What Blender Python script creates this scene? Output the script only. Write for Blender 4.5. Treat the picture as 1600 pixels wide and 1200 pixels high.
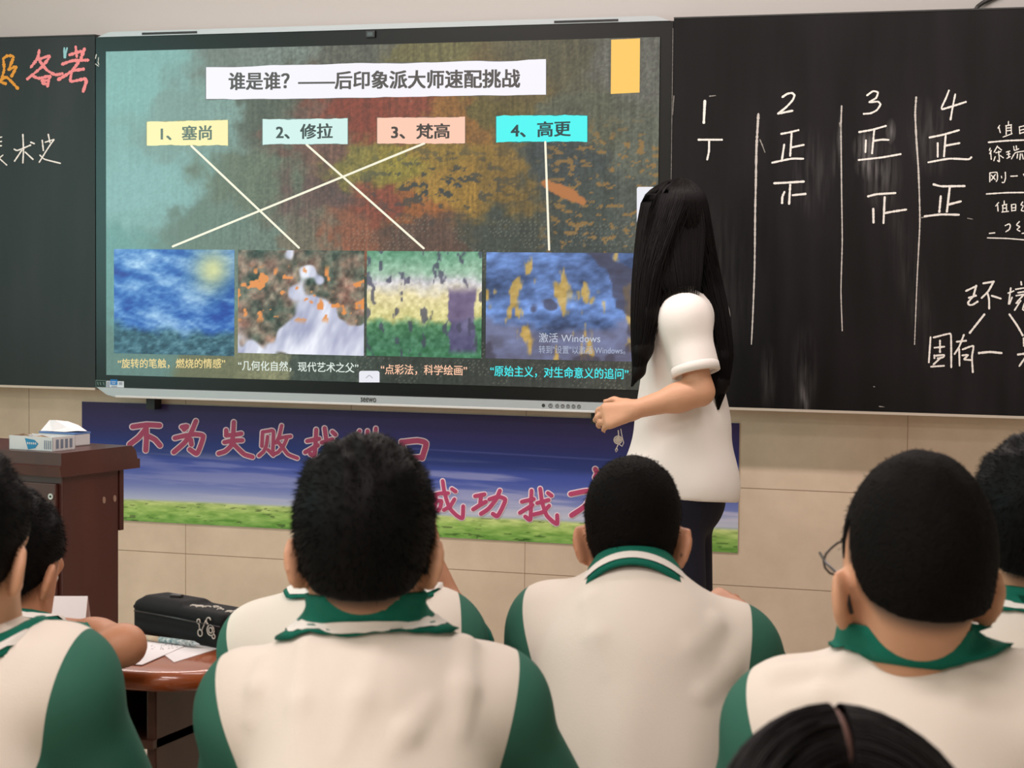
import bpy, bmesh, math, random
import numpy as np
from mathutils import Vector, Matrix

for o in list(bpy.data.objects):
    bpy.data.objects.remove(o)
S = bpy.context.scene
COL = S.collection
random.seed(7)
RNG = np.random.default_rng(7)

# ------------------------------------------------------------------ camera
FPX = 3467.0                                   # focal length in pixels of a 1600 px wide frame
CAM = np.array([2.7765, -6.6024, 1.3828])
YAW, PITCH, ROLL = -0.3390, -0.0545, 0.0088
FW = np.array([math.sin(YAW) * math.cos(PITCH), math.cos(YAW) * math.cos(PITCH), math.sin(PITCH)])
_R = np.cross(FW, [0, 0, 1.0]); _R /= np.linalg.norm(_R)
_U = np.cross(_R, FW)
RT = _R * math.cos(ROLL) + _U * math.sin(ROLL)
UP = -_R * math.sin(ROLL) + _U * math.cos(ROLL)
cam = bpy.data.cameras.new('camera')
cam.sensor_width = 36.0
cam.lens = FPX * 36.0 / 1600.0
cam.clip_start = 0.05
cam.dof.use_dof = True
cam.dof.focus_distance = 6.3
cam.dof.aperture_fstop = 15.0
camo = bpy.data.objects.new('camera', cam); COL.objects.link(camo)
M = Matrix.Identity(4)
for i in range(3):
    M[i][0] = RT[i]; M[i][1] = UP[i]; M[i][2] = -FW[i]; M[i][3] = CAM[i]
camo.matrix_world = M
S.camera = camo

# ------------------------------------------------------------------ colour management, world, lamps
S.view_settings.view_transform = 'Standard'
S.view_settings.look = 'None'
S.view_settings.gamma = 1.0
S.view_settings.use_curve_mapping = False
S.view_settings.exposure = 0.0
w = bpy.data.worlds.new('world'); S.world = w; w.use_nodes = True
w.node_tree.nodes['Background'].inputs[0].default_value = (0.75, 0.9, 1.0, 1)
w.node_tree.nodes['Background'].inputs[1].default_value = 0.12


def area(name, loc, sx, sy, power, col, rot=(0, 0, 0)):
    l = bpy.data.lights.new(name, 'AREA'); l.shape = 'RECTANGLE'
    l.size = sx; l.size_y = sy; l.energy = power; l.color = col
    o = bpy.data.objects.new(name, l); o.location = loc; o.rotation_euler = rot
    COL.objects.link(o)
    return o

WARM = (1.0, 0.87, 0.845)
area('board_lamp', (0.6, -1.20, 2.93), 4.2, 0.12, 76, WARM)
for ly, lp in ((-2.8, 12), (-5.2, 37), (-7.5, 44)):
    for lx in (-1.6, 1.7):
        area('ceiling_lamp', (lx, ly, 3.04), 1.3, 0.30, lp, WARM)
# daylight through the windows of the left wall (greenish through the glass)
area('window_daylight', (-3.42, -4.55, 1.75), 1.5, 2.4, 54, (0.46, 1.0, 0.94), (0, math.radians(-90), 0))
area('window_daylight', (-3.42, -7.5, 1.75), 1.5, 1.5, 10, (0.60, 1.0, 0.92), (0, math.radians(-90), 0))

# ------------------------------------------------------------------ helpers
def at(u, v, d):
    """point at photo pixel (u, v), d metres along the viewing axis"""
    return CAM + d * (FW + RT * ((u - 800) / FPX) - UP * ((v - 600) / FPX))


def wall(u, v, Y):
    """where the sight line through (u, v) meets the upright plane y = Y"""
    r = FW + RT * ((u - 800) / FPX) - UP * ((v - 600) / FPX)
    t = (Y - CAM[1]) / r[1]
    return CAM + t * r


def lin(c):
    return tuple((x / 255 / 12.92 if x <= 10 else ((x / 255 + 0.055) / 1.055) ** 2.4) for x in c)


def lina(a):
    a = np.clip(np.asarray(a, float) / 255.0, 0, 1)
    return np.where(a <= 0.04045, a / 12.92, ((a + 0.055) / 1.055) ** 2.4)


def mat(name, col=(.5, .5, .5), rough=.6, spec=.5, emit=None, estr=1.0, coat=0.0, metal=0.0, bump=None, var=None, sss=0.0, sheen=0.0, alpha=1.0):
    """bump = (scale, strength[, stretch]); var = (scale, second colour, amount)"""
    m = bpy.data.materials.new(name); m.use_nodes = True
    nt = m.node_tree; b = nt.nodes['Principled BSDF']
    b.inputs['Base Color'].default_value = (*col, 1)
    b.inputs['Roughness'].default_value = rough
    b.inputs['Specular IOR Level'].default_value = spec
    b.inputs['Metallic'].default_value = metal
    b.inputs['Coat Weight'].default_value = coat
    b.inputs['Coat Roughness'].default_value = 0.08
    b.inputs['Alpha'].default_value = alpha
    if sheen:
        b.inputs['Sheen Weight'].default_value = sheen
    if sss:
        b.inputs['Subsurface Weight'].default_value = sss
        b.inputs['Subsurface Radius'].default_value = (1.0, 0.35, 0.2)
        b.inputs['Subsurface Scale'].default_value = 0.008
    if emit:
        b.inputs['Emission Color'].default_value = (*emit, 1)
        b.inputs['Emission Strength'].default_value = estr
    if bump or var:
        tc = nt.nodes.new('ShaderNodeTexCoord')
    if bump:
        n = nt.nodes.new('ShaderNodeTexNoise'); n.inputs['Scale'].default_value = bump[0]; n.inputs['Detail'].default_value = 4
        bp = nt.nodes.new('ShaderNodeBump'); bp.inputs['Strength'].default_value = bump[1]; bp.inputs['Distance'].default_value = 0.01
        mp = nt.nodes.new('ShaderNodeMapping')
        if len(bump) > 2:
            mp.inputs['Scale'].default_value = bump[2]
        nt.links.new(tc.outputs['Object'], mp.inputs[0]); nt.links.new(mp.outputs[0], n.inputs['Vector'])
        nt.links.new(n.outputs['Fac'], bp.inputs['Height']); nt.links.new(bp.outputs[0], b.inputs['Normal'])
    if var:
        n = nt.nodes.new('ShaderNodeTexNoise'); n.inputs['Scale'].default_value = var[0]; n.inputs['Detail'].default_value = 5
        mp = nt.nodes.new('ShaderNodeMapping')
        if len(var) > 3:
            mp.inputs['Scale'].default_value = var[3]
        nt.links.new(tc.outputs['Object'], mp.inputs[0]); nt.links.new(mp.outputs[0], n.inputs['Vector'])
        mx = nt.nodes.new('ShaderNodeMix'); mx.data_type = 'RGBA'
        mr = nt.nodes.new('ShaderNodeMapRange'); mr.inputs[1].default_value = .35; mr.inputs[2].default_value = .65
        mr.inputs[3].default_value = 0; mr.inputs[4].default_value = var[2]
        nt.links.new(n.outputs['Fac'], mr.inputs[0]); nt.links.new(mr.outputs[0], mx.inputs['Factor'])
        mx.inputs[6].default_value = (*col, 1); mx.inputs[7].default_value = (*var[1], 1)
        nt.links.new(mx.outputs[2], b.inputs['Base Color'])
    return m


def glow_attr(name, rough=.28, spec=.5):
    """a lit screen surface: colours come from the picture shown on it"""
    m = bpy.data.materials.new(name); m.use_nodes = True
    nt = m.node_tree; b = nt.nodes['Principled BSDF']
    a = nt.nodes.new('ShaderNodeAttribute'); a.attribute_name = 'picture'
    b.inputs['Base Color'].default_value = (.004, .004, .004, 1)
    b.inputs['Roughness'].default_value = rough; b.inputs['Specular IOR Level'].default_value = spec
    nt.links.new(a.outputs['Color'], b.inputs['Emission Color']); b.inputs['Emission Strength'].default_value = 1.0
    return m


def print_attr(name, rough=.45):
    m = bpy.data.materials.new(name); m.use_nodes = True
    nt = m.node_tree; b = nt.nodes['Principled BSDF']
    a = nt.nodes.new('ShaderNodeAttribute'); a.attribute_name = 'picture'
    b.inputs['Roughness'].default_value = rough; b.inputs['Specular IOR Level'].default_value = .35
    nt.links.new(a.outputs['Color'], b.inputs['Base Color'])
    return m


class MB:
    """collects vertices and faces of ONE mesh"""
    def __init__(s):
        s.v = []; s.f = []; s.mi = []

    def add(s, vs, fs, mi=0):
        n = len(s.v)
        s.v += [tuple(map(float, p)) for p in vs]
        s.f += [tuple(n + i for i in f) for f in fs]
        s.mi += [mi] * len(fs)
        return s

    def box(s, lo, hi, mi=0, M=None, c=0.0):
        x0, y0, z0 = lo; x1, y1, z1 = hi
        if c <= 0:
            vs = [(x0, y0, z0), (x1, y0, z0), (x1, y1, z0), (x0, y1, z0), (x0, y0, z1), (x1, y0, z1), (x1, y1, z1), (x0, y1, z1)]
            fs = [(0, 3, 2, 1), (4, 5, 6, 7), (0, 1, 5, 4), (1, 2, 6, 5), (2, 3, 7, 6), (3, 0, 4, 7)]
        else:
            bm = bmesh.new(); bmesh.ops.create_cube(bm, size=1)
            for v in bm.verts:
                v.co = Vector(((x0 + x1) / 2 + v.co.x * (x1 - x0), (y0 + y1) / 2 + v.co.y * (y1 - y0), (z0 + z1) / 2 + v.co.z * (z1 - z0)))
            bmesh.ops.bevel(bm, geom=bm.edges[:], offset=c, segments=2, affect='EDGES', profile=.5)
            bm.verts.index_update()
            vs = [tuple(v.co) for v in bm.verts]; fs = [tuple(v.index for v in f.verts) for f in bm.faces]; bm.free()
        if M is not None:
            vs = [tuple(M @ Vector(p)) for p in vs]
        return s.add(vs, fs, mi)

    def tube(s, pts, rad, n=8, mi=0, cap=True):
        pts = [np.array(p, float) for p in pts]
        if not hasattr(rad, '__len__'):
            rad = [rad] * len(pts)
        rings = []; prev = None
        for i, p in enumerate(pts):
            t = pts[min(i + 1, len(pts) - 1)] - pts[max(i - 1, 0)]; t = t / (np.linalg.norm(t) + 1e-12)
            if prev is None:
                a = np.cross(t, [0, 0, 1.0])
                if np.linalg.norm(a) < 1e-3:
                    a = np.cross(t, [1.0, 0, 0])
            else:
                a = prev - t * (prev @ t)
            a = a / (np.linalg.norm(a) + 1e-12); prev = a; b = np.cross(t, a)
            rings.append([p + rad[i] * (a * math.cos(2 * math.pi * k / n) + b * math.sin(2 * math.pi * k / n)) for k in range(n)])
        vs = [q for r in rings for q in r]; fs = []
        for i in range(len(pts) - 1):
            for k in range(n):
                fs.append((i * n + k, i * n + (k + 1) % n, (i + 1) * n + (k + 1) % n, (i + 1) * n + k))
        if cap:
            fs.append(tuple(range(n - 1, -1, -1))); fs.append(tuple((len(pts) - 1) * n + k for k in range(n)))
        return s.add(vs, fs, mi)

    def prism(s, poly, z0, z1, mi=0, c=0.0):
        """poly = list of (x, y); extruded along z, optional rounded rim"""
        n = len(poly); P = np.array(poly, float); ctr = P.mean(0)
        lv = [(z0, 0), (z1, 0)] if c <= 0 else [(z0, c), (z0 + c * .3, c * .3), (z0 + c, 0), (z1 - c, 0), (z1 - c * .3, c * .3), (z1, c)]
        nx = np.roll(P, -1, 0) - np.roll(P, 1, 0); nx = np.stack([nx[:, 1], -nx[:, 0]], 1); nx /= np.linalg.norm(nx, axis=1)[:, None] + 1e-9
        vs = []; fs = []
        for z, ins in lv:
            Q = P - nx * ins
            vs += [(q[0], q[1], z) for q in Q]
        for i in range(len(lv) - 1):
            for k in range(n):
                fs.append((i * n + k, i * n + (k + 1) % n, (i + 1) * n + (k + 1) % n, (i + 1) * n + k))
        fs.append(tuple(range(n - 1, -1, -1))); fs.append(tuple((len(lv) - 1) * n + k for k in range(n)))
        return s.add(vs, fs, mi)

    def build(s, name, mats, parent=None, smooth=False, origin=None, auto=None):
        return obj(name, s.v, s.f, mats, parent, smooth, s.mi, origin, auto)


def obj(name, v, f, mats, parent=None, smooth=False, mi=None, origin=None, auto=None):
    me = bpy.data.meshes.new(name)
    v = np.asarray(v, float).reshape(-1, 3)
    if origin is None:
        origin = np.zeros(3)
    origin = np.asarray(origin, float)
    me.from_pydata((v - origin).tolist(), [], [list(map(int, q)) for q in f] if not isinstance(f, np.ndarray) else f.tolist())
    for m in (mats if isinstance(mats, (list, tuple)) else [mats]):
        me.materials.append(m)
    if mi is not None and any(mi):
        me.polygons.foreach_set('material_index', mi)
    if smooth:
        me.polygons.foreach_set('use_smooth', [True] * len(me.polygons))
        if auto is not None:
            me.set_sharp_from_angle(angle=math.radians(auto))
    me.update()
    o = bpy.data.objects.new(name, me); COL.objects.link(o)
    if parent is not None:
        o.parent = parent
        po = np.array(wloc(parent))
        o.location = origin - po
    else:
        o.location = origin
    return o


def wloc(o):
    p = np.array(o.location)
    while o.parent is not None:
        o = o.parent; p = p + np.array(o.location)
    return p


def empty(name, loc):
    o = bpy.data.objects.new(name, None); o.location = loc; o.empty_display_size = .1; COL.objects.link(o)
    return o


def tag(o, label=None, cat=None, group=None, kind=None):
    if label: o['label'] = label
    if cat: o['category'] = cat
    if group: o['group'] = group
    if kind: o['kind'] = kind
    return o


def copy_tree(o, parent=None):
    c = o.copy(); COL.objects.link(c)
    if parent is not None:
        c.parent = parent
    for ch in list(o.children):
        copy_tree(ch, c)
    return c


def struct(name, mb, m, **k):
    return tag(mb.build(name, m, **k), kind='structure')


# ---- two-dimensional value noise on numpy arrays
_perm = RNG.random((256, 256))


def vnoise(x, y):
    xi = np.floor(x).astype(int); yi = np.floor(y).astype(int); xf = x - xi; yf = y - yi
    xf = xf * xf * (3 - 2 * xf); yf = yf * yf * (3 - 2 * yf)
    g = lambda a, b: _perm[a % 256, b % 256]
    return (g(xi, yi) * (1 - xf) + g(xi + 1, yi) * xf) * (1 - yf) + (g(xi, yi + 1) * (1 - xf) + g(xi + 1, yi + 1) * xf) * yf


def fbm(x, y, o=4, off=0.0):
    s = 0; a = .5; t = 0
    for i in range(o):
        s = s + a * vnoise(x * 2 ** i + 17.3 * i + off, y * 2 ** i + 5.1 * i + off); t += a; a *= .55
    return s / t


def smooth01(x):
    x = np.clip(x, 0, 1)
    return x * x * (3 - 2 * x)


def picture_plane(name, u0, v0, u1, v1, Y, nx, ny, fn, m, parent, warp_edge=0.0):
    """flat rectangle on the plane y = Y with corners at the given photo pixels; fn(u, v) -> sRGB 0..255"""
    a = wall(u0, v0, Y); b = wall(u1, v1, Y)
    X = np.linspace(a[0], b[0], nx + 1); Z = np.linspace(a[2], b[2], ny + 1)
    return picture_rect(name, X, Z, Y, lambda s, t, u, v: fn(u, v), m, parent)


def to_px(x, y, z):
    d = np.stack([x - CAM[0], y - CAM[1], z - CAM[2]], -1)
    k = d @ FW
    return 800 + FPX * (d @ RT) / k, 600 - FPX * (d @ UP) / k


def picture_rect(name, X, Z, Y, fn, m, parent):
    nx = len(X) - 1; ny = len(Z) - 1
    XX, ZZ = np.meshgrid(X, Z)
    U, V = to_px(XX, np.full_like(XX, Y), ZZ)
    s = (XX - X[0]) / (X[-1] - X[0]); t = (ZZ - Z[0]) / (Z[-1] - Z[0])
    col = lina(fn(s, t, U, V))
    vs = np.stack([XX, np.full_like(XX, Y), ZZ], -1).reshape(-1, 3)
    i, j = np.meshgrid(np.arange(nx), np.arange(ny))
    k = (j * (nx + 1) + i).ravel()
    flip = (X[-1] > X[0]) == (Z[-1] > Z[0])
    f = np.stack([k, k + 1, k + nx + 2, k + nx + 1], 1) if flip else np.stack([k, k + nx + 1, k + nx + 2, k + 1], 1)
    o = obj(name, vs, f, m, parent)
    at_ = o.data.color_attributes.new('picture', 'FLOAT_COLOR', 'POINT')
    at_.data.foreach_set('color', np.concatenate([col.reshape(-1, 3), np.ones((col.size // 3, 1))], 1).ravel())
    return o


# ---- strokes: brush or chalk lines lying on the plane y = Y
def resample(p, step):
    p = np.array(p, float)
    if len(p) > 2:
        q = [p[0]]
        P = np.vstack([2 * p[0] - p[1], p, 2 * p[-1] - p[-2]])
        for i in range(1, len(P) - 2):
            n = max(2, int(np.linalg.norm(P[i + 1] - P[i]) / step))
            for t in np.linspace(0, 1, n + 1)[1:]:
                a, b, c, d = P[i - 1], P[i], P[i + 1], P[i + 2]
                cr = .5 * (2 * b + (c - a) * t + (2 * a - 5 * b + 4 * c - d) * t * t + (-a + 3 * b - 3 * c + d) * t ** 3)
                q.append(.55 * cr + .45 * (b + (c - b) * t))
        return np.array(q)
    n = max(2, int(np.linalg.norm(p[1] - p[0]) / step))
    return p[0] + (p[1] - p[0]) * np.linspace(0, 1, n + 1)[:, None]


def stroke(mb, pts, w0, w1, Y, mi=0, rough=0.0, grow=0.0, step=1.2):
    p = resample(pts, step); n = len(p)
    L = np.linspace(0, 1, n)
    ww = (w0 + (w1 - w0) * L) / 2 + grow
    if rough:
        ww = ww * (1 + rough * (RNG.random(n) - .5) * 2)
    t = np.gradient(p, axis=0); t /= np.linalg.norm(t, axis=1)[:, None] + 1e-9
    nn = np.stack([-t[:, 1], t[:, 0]], 1)
    a = p + nn * ww[:, None]; b = p - nn * ww[:, None]
    dy = np.arange(n) * min(2.5e-5, 6e-4 / n)          # chalk and ink lie a hair thicker towards the stroke's end
    vs = [wall(*q, Y - e) for q, e in zip(a, dy)] + [wall(*q, Y - e) for q, e in zip(b, dy)]
    fs = [(i, i + 1, n + i + 1, n + i) for i in range(n - 1)]
    base = len(vs)
    for e, sg in ((0, -1), (n - 1, 1)):
        k = len(vs); ang = math.atan2(t[e][1], t[e][0]); m = 6
        ring = [p[e] + ww[e] * np.array([math.cos(ang + sg * 0 + (th)), math.sin(ang + th)]) for th in (np.linspace(-math.pi / 2, math.pi / 2, m) + (0 if sg > 0 else math.pi))]
        vs += [wall(*q, Y - dy[e]) for q in ring]; fs.append(tuple(range(k, k + m)))
    # all faces look towards the class
    out = []
    for f in fs:
        A = [np.array(vs[i]) for i in f[:3]]
        nrm = np.cross(A[1] - A[0], A[2] - A[0])
        out.append(tuple(f) if nrm[1] < 0 else tuple(reversed(f)))
    mb.add(vs, out, mi)


def text_faces(body, bold=0.0, shear=0.0):
    c = bpy.data.curves.new('lettering', 'FONT'); c.body = body; c.offset = bold; c.shear = shear; c.resolution_u = 3
    o = bpy.data.objects.new('lettering', c); COL.objects.link(o)
    dg = bpy.context.evaluated_depsgraph_get()
    me = bpy.data.meshes.new_from_object(o.evaluated_get(dg))
    v = np.array([tuple(q.co) for q in me.vertices])[:, :2]; f = [tuple(p.vertices) for p in me.polygons]
    bpy.data.objects.remove(o); bpy.data.curves.remove(c); bpy.data.meshes.remove(me)
    return v, f


def text_on(mb, body, pL, pR, hpx, Y, mi=0, bold=0.0, shear=0.0):
    """lettering from pixel pL (left end of the middle line) to pR, hpx tall in the photo"""
    v, f = text_faces(body, 0.0, shear)
    if bold:
        n = len(v); offs = [(-bold, -bold * .6), (bold, -bold * .6), (-bold, bold * .6), (bold, bold * .6)]
        v = np.vstack([v + np.array(o) for o in offs]); lay = np.repeat(np.arange(4), n)
        f = [tuple(i + k * n for i in q) for k in range(4) for q in f]
    else:
        lay = np.zeros(len(v))
    A = wall(*pL, Y); B = wall(*pR, Y)
    top = wall((pL[0] + pR[0]) / 2, (pL[1] + pR[1]) / 2 - hpx / 2, Y); bot = wall((pL[0] + pR[0]) / 2, (pL[1] + pR[1]) / 2 + hpx / 2, Y)
    lo = v.min(0); hi = v.max(0)
    x = A[0] + (v[:, 0] - lo[0]) / (hi[0] - lo[0]) * (B[0] - A[0])
    zc = A[2] + (v[:, 0] - lo[0]) / (hi[0] - lo[0]) * (B[2] - A[2])
    H = top[2] - bot[2]
    z = zc + ((v[:, 1] - lo[1]) / (hi[1] - lo[1]) - .5) * H
    vs = np.stack([x, Y - 4e-5 * lay, z], 1)
    mb.add(vs, f, mi)

# ------------------------------------------------------------------ the room
def tile_material():
    m = bpy.data.materials.new('tiled_wall'); m.use_nodes = True
    nt = m.node_tree; b = nt.nodes['Principled BSDF']; L = nt.links.new
    N = lambda t, **k: nt.nodes.new(t)
    tc = N('ShaderNodeTexCoord'); sep = N('ShaderNodeSeparateXYZ'); L(tc.outputs['Object'], sep.inputs[0])

    def math_(op, a, bb=None, cl=False):
        n = N('ShaderNodeMath'); n.operation = op; n.use_clamp = cl
        for i, x in enumerate((a, bb)):
            if x is None: continue
            if isinstance(x, (int, float)): n.inputs[i].default_value = x
            else: L(x, n.inputs[i])
        return n.outputs[0]

    def line(co, period, phase, half):
        q = math_('SUBTRACT', co, phase); q = math_('DIVIDE', q, period); q = math_('ADD', q, 0.5)
        q = math_('FRACT', q); q = math_('SUBTRACT', q, .5); q = math_('ABSOLUTE', q); q = math_('MULTIPLY', q, period)
        return math_('LESS_THAN', q, half)
    gx = line(sep.outputs['X'], TILE_W, TILE_X0, .0011)
    gz = line(sep.outputs['Z'], TILE_H, TILE_Z0, .0013)
    g = math_('MAXIMUM', gx, gz)
    low = math_('LESS_THAN', sep.outputs['Z'], 1.30)
    g = math_('MULTIPLY', g, low)
    n1 = N('ShaderNodeTexNoise'); n1.inputs['Scale'].default_value = 3.2; n1.inputs['Detail'].default_value = 7; n1.inputs['Roughness'].default_value = .65
    L(tc.outputs['Object'], n1.inputs['Vector'])
    cr = N('ShaderNodeValToRGB'); e = cr.color_ramp.elements
    e[0].position = .3; e[0].color = (*lin((198, 178, 156)), 1); e[1].position = .7; e[1].color = (*lin((220, 200, 178)), 1)
    L(n1.outputs['Fac'], cr.inputs[0])
    mx = N('ShaderNodeMix'); mx.data_type = 'RGBA'; L(g, mx.inputs['Factor']); L(cr.outputs[0], mx.inputs[6]); mx.inputs[7].default_value = (*lin((146, 122, 98)), 1)
    mx2 = N('ShaderNodeMix'); mx2.data_type = 'RGBA'; L(low, mx2.inputs['Factor']); mx2.inputs[6].default_value = (*lin((184, 180, 176)), 1); L(mx.outputs[2], mx2.inputs[7])
    L(mx2.outputs[2], b.inputs['Base Color'])
    r = N('ShaderNodeMapRange'); L(low, r.inputs[0]); r.inputs[3].default_value = .9; r.inputs[4].default_value = .38
    L(r.outputs[0], b.inputs['Roughness'])
    b.inputs['Specular IOR Level'].default_value = .35
    bp = N('ShaderNodeBump'); bp.inputs['Strength'].default_value = .35; bp.inputs['Distance'].default_value = .002; bp.invert = True
    L(g, bp.inputs['Height']); L(bp.outputs[0], b.inputs['Normal'])
    return m

TILE_Z0 = 0.4012; TILE_H = 0.3013
TILE_X0 = wall(290, 900, 0)[0]; TILE_W = (wall(820, 880, 0)[0] - TILE_X0) / 2
M_TILE = tile_material()
M_PLASTER = mat('plaster', lin((205, 198, 190)), .9, .2, bump=(60, .05))
M_CEIL = mat('ceiling_paint', lin((225, 222, 216)), .9, .2)
M_FLOOR = mat('floor_tiles', lin((190, 178, 160)), .35, .4, var=(2.0, lin((170, 158, 142)), .8))
M_ALU = mat('silver_metal', lin((178, 182, 186)), .42, .5, metal=.35)
M_GLASS = mat('window_glass', (.6, .9, .85), .05, .5, alpha=.25)

XL, XR, YB, ZC = -3.5, 4.2, -8.6, 3.1
struct('wall_front', MB().box((XL, 0, 0), (XR, .15, ZC)), M_TILE)
struct('floor', MB().box((XL, YB, -.1), (XR, 0, 0)), M_FLOOR)
struct('ceiling', MB().box((XL, YB, ZC), (XR, 0, ZC + .1)), M_CEIL)
struct('wall_right', MB().box((XR, YB, 0), (XR + .15, 0, ZC)), M_PLASTER)
struct('wall_back', MB().box((XL, YB - .15, 0), (XR, YB, ZC)), M_PLASTER)
wl = MB()
win = [(-5.75, -3.35), (-8.25, -6.75)]
ys = [YB, -8.25, -6.75, -5.75, -3.35, 0]
for a, b in zip(ys[:-1], ys[1:]):
    if (a, b) in win:
        wl.box((XL - .15, a, 0), (XL, b, .95)); wl.box((XL - .15, a, 2.55), (XL, b, ZC))
    else:
        wl.box((XL - .15, a, 0), (XL, b, ZC))
struct('wall_left', wl, M_PLASTER)
for i, (a, b) in enumerate(win):
    fr = MB()
    for lo, hi in (((a, .95), (a + .05, 2.55)), ((b - .05, .95), (b, 2.55)), ((a, .95), (b, 1.0)), ((a, 2.5), (b, 2.55)), (((a + b) / 2 - .025, .95), ((a + b) / 2 + .025, 2.55))):
        fr.box((XL - .10, lo[0], lo[1]), (XL - .05, hi[0], hi[1]))
    fo = struct('window_%d' % (i + 1), fr, M_ALU)
    MB().box((XL - .082, a, .95), (XL - .076, b, 2.55)).build('pane', M_GLASS, fo)

# thin black cable running up the wall above the right chalkboard
q = [wall(1524, 16, -.03), wall(1528, 10, -.02), wall(1536, 4, -.012), wall(1546, -1, -.01), wall(1570, -12, -.01), wall(1590, -40, -.01), wall(1595, -110, -.01)]
tag(MB().tube(q, .0065, 8).build('cable', mat('black_cable', (.03, .028, .026), .5), smooth=True),
    'thin black cable rising from the top edge of the right chalkboard', 'cable')

# ------------------------------------------------------------------ chalkboards
def board_material(name, c1, c2, smears=(), spec=.5):
    m = bpy.data.materials.new(name); m.use_nodes = True
    nt = m.node_tree; b = nt.nodes['Principled BSDF']; L = nt.links.new
    tc = nt.nodes.new('ShaderNodeTexCoord')
    mp = nt.nodes.new('ShaderNodeMapping'); mp.inputs['Scale'].default_value = (7, 1, .8); L(tc.outputs['Object'], mp.inputs[0])
    n = nt.nodes.new('ShaderNodeTexNoise'); n.inputs['Scale'].default_value = 2.2; n.inputs['Detail'].default_value = 6; L(mp.outputs[0], n.inputs['Vector'])
    n2 = nt.nodes.new('ShaderNodeTexNoise'); n2.inputs['Scale'].default_value = 1.6; n2.inputs['Detail'].default_value = 3; L(tc.outputs['Object'], n2.inputs['Vector'])
    mu = nt.nodes.new('ShaderNodeMath'); mu.operation = 'MULTIPLY'; L(n.outputs['Fac'], mu.inputs[0]); L(n2.outputs['Fac'], mu.inputs[1])
    cr = nt.nodes.new('ShaderNodeValToRGB'); e = cr.color_ramp.elements
    e[0].position = .15; e[0].color = (*c1, 1); e[1].position = .45; e[1].color = (*c2, 1)
    L(mu.outputs[0], cr.inputs[0]); last = cr.outputs[0]
    for (u, v, su, sv, amp, slant) in smears:                     # wiped chalk dust
        p = wall(u, v, -.098); k = FPX / np.dot(p - CAM, FW)
        m0 = nt.nodes.new('ShaderNodeMapping'); m0.vector_type = 'TEXTURE'
        m0.inputs['Location'].default_value = p; m0.inputs['Rotation'].default_value = (0, math.radians(slant), 0); m0.inputs['Scale'].default_value = (su / k, 1, sv / k)
        L(tc.outputs['Object'], m0.inputs[0])
        gr = nt.nodes.new('ShaderNodeTexGradient'); gr.gradient_type = 'SPHERICAL'; L(m0.outputs[0], gr.inputs[0])
        m1 = nt.nodes.new('ShaderNodeMapping'); m1.inputs['Scale'].default_value = (60, 1, 5); m1.inputs['Rotation'].default_value = (0, math.radians(slant), 0); L(tc.outputs['Object'], m1.inputs[0])
        n3 = nt.nodes.new('ShaderNodeTexNoise'); n3.inputs['Scale'].default_value = 1.5; n3.inputs['Detail'].default_value = 5; L(m1.outputs[0], n3.inputs['Vector'])
        mr = nt.nodes.new('ShaderNodeMapRange'); mr.inputs[1].default_value = .38; mr.inputs[2].default_value = .72; mr.inputs[4].default_value = amp; L(n3.outputs['Fac'], mr.inputs[0])
        q = nt.nodes.new('ShaderNodeMath'); q.operation = 'MULTIPLY'; L(gr.outputs['Fac'], q.inputs[0]); L(mr.outputs[0], q.inputs[1])
        mx = nt.nodes.new('ShaderNodeMix'); mx.data_type = 'RGBA'; L(q.outputs[0], mx.inputs['Factor']); L(last, mx.inputs[6]); mx.inputs[7].default_value = (.42, .40, .40, 1)
        last = mx.outputs[2]
    L(last, b.inputs['Base Color'])
    b.inputs['Roughness'].default_value = .42; b.inputs['Specular IOR Level'].default_value = spec
    return m

M_BOARD = board_material('chalkboard_slate', (.0022, .0018, .0021), (.0130, .0105, .0125))
M_BOARDR = board_material('chalkboard_slate_dusty', (.0022, .0018, .0021), (.0125, .0100, .0118), [(1352, 232, 22, 30, .55, 0), (1392, 205, 9, 22, .5, 0), (1358, 262, 26, 22, .4, 25), (1378, 275, 34, 62, .22, 0),
    (1256, 590, 24, 95, .12, 0), (1256, 622, 8, 30, .40, -12), (1268, 270, 40, 80, .10, 0), (1200, 590, 16, 60, .10, 0), (1310, 220, 10, 60, .22, 6), (1452, 215, 36, 70, .14, -12), (1425, 440, 30, 160, .07, -14), (1120, 460, 60, 160, .06, 0)], .2)
M_RIM = mat('board_rim', lin((190, 180, 165)), .5)
YF = -0.098
zT = 2.1202; zBt = 0.9556
xa = wall(149.5, 300, YF)[0]; xb = wall(1050.5, 150, YF)[0]


def chalkboard(x0, x1, label, m):
    o = MB().box((x0, YF, zBt), (x1, -.002, zT)).build('chalkboard', m)
    tag(o, label, 'chalkboard')
    MB().box((x0, YF - .004, zBt - .008), (x1, -.004, zBt - .0005)).build('bottom_rim', M_RIM, o)
    MB().box((x0, YF - .002, zT + .0005), (x1, -.004, zT + .005)).build('top_rim', mat('dark_rim', (.02, .02, .02), .5), o)
    return o

CB_L = chalkboard(-3.1, xa - .002, 'chalkboard left of the display, with pink and orange chalk characters', M_BOARD)
CB_R = chalkboard(xb + .002, 3.4, 'chalkboard right of the display, with numbered tally columns', M_BOARDR)

# ------------------------------------------------------------------ interactive display
DY = -0.100
disp = empty('interactive_display', (0, -.05, 1.0))
tag(disp, 'large wall-mounted touch display showing an art quiz slide', 'display')
M_BEZ = mat('black_glass_bezel', (.002, .002, .0022), .25, .42)
M_SIL = mat('silver_frame', lin((176, 182, 186)), .4, .5, metal=.3)
M_DARK = mat('dark_plastic', (.012, .012, .013), .5)


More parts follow.
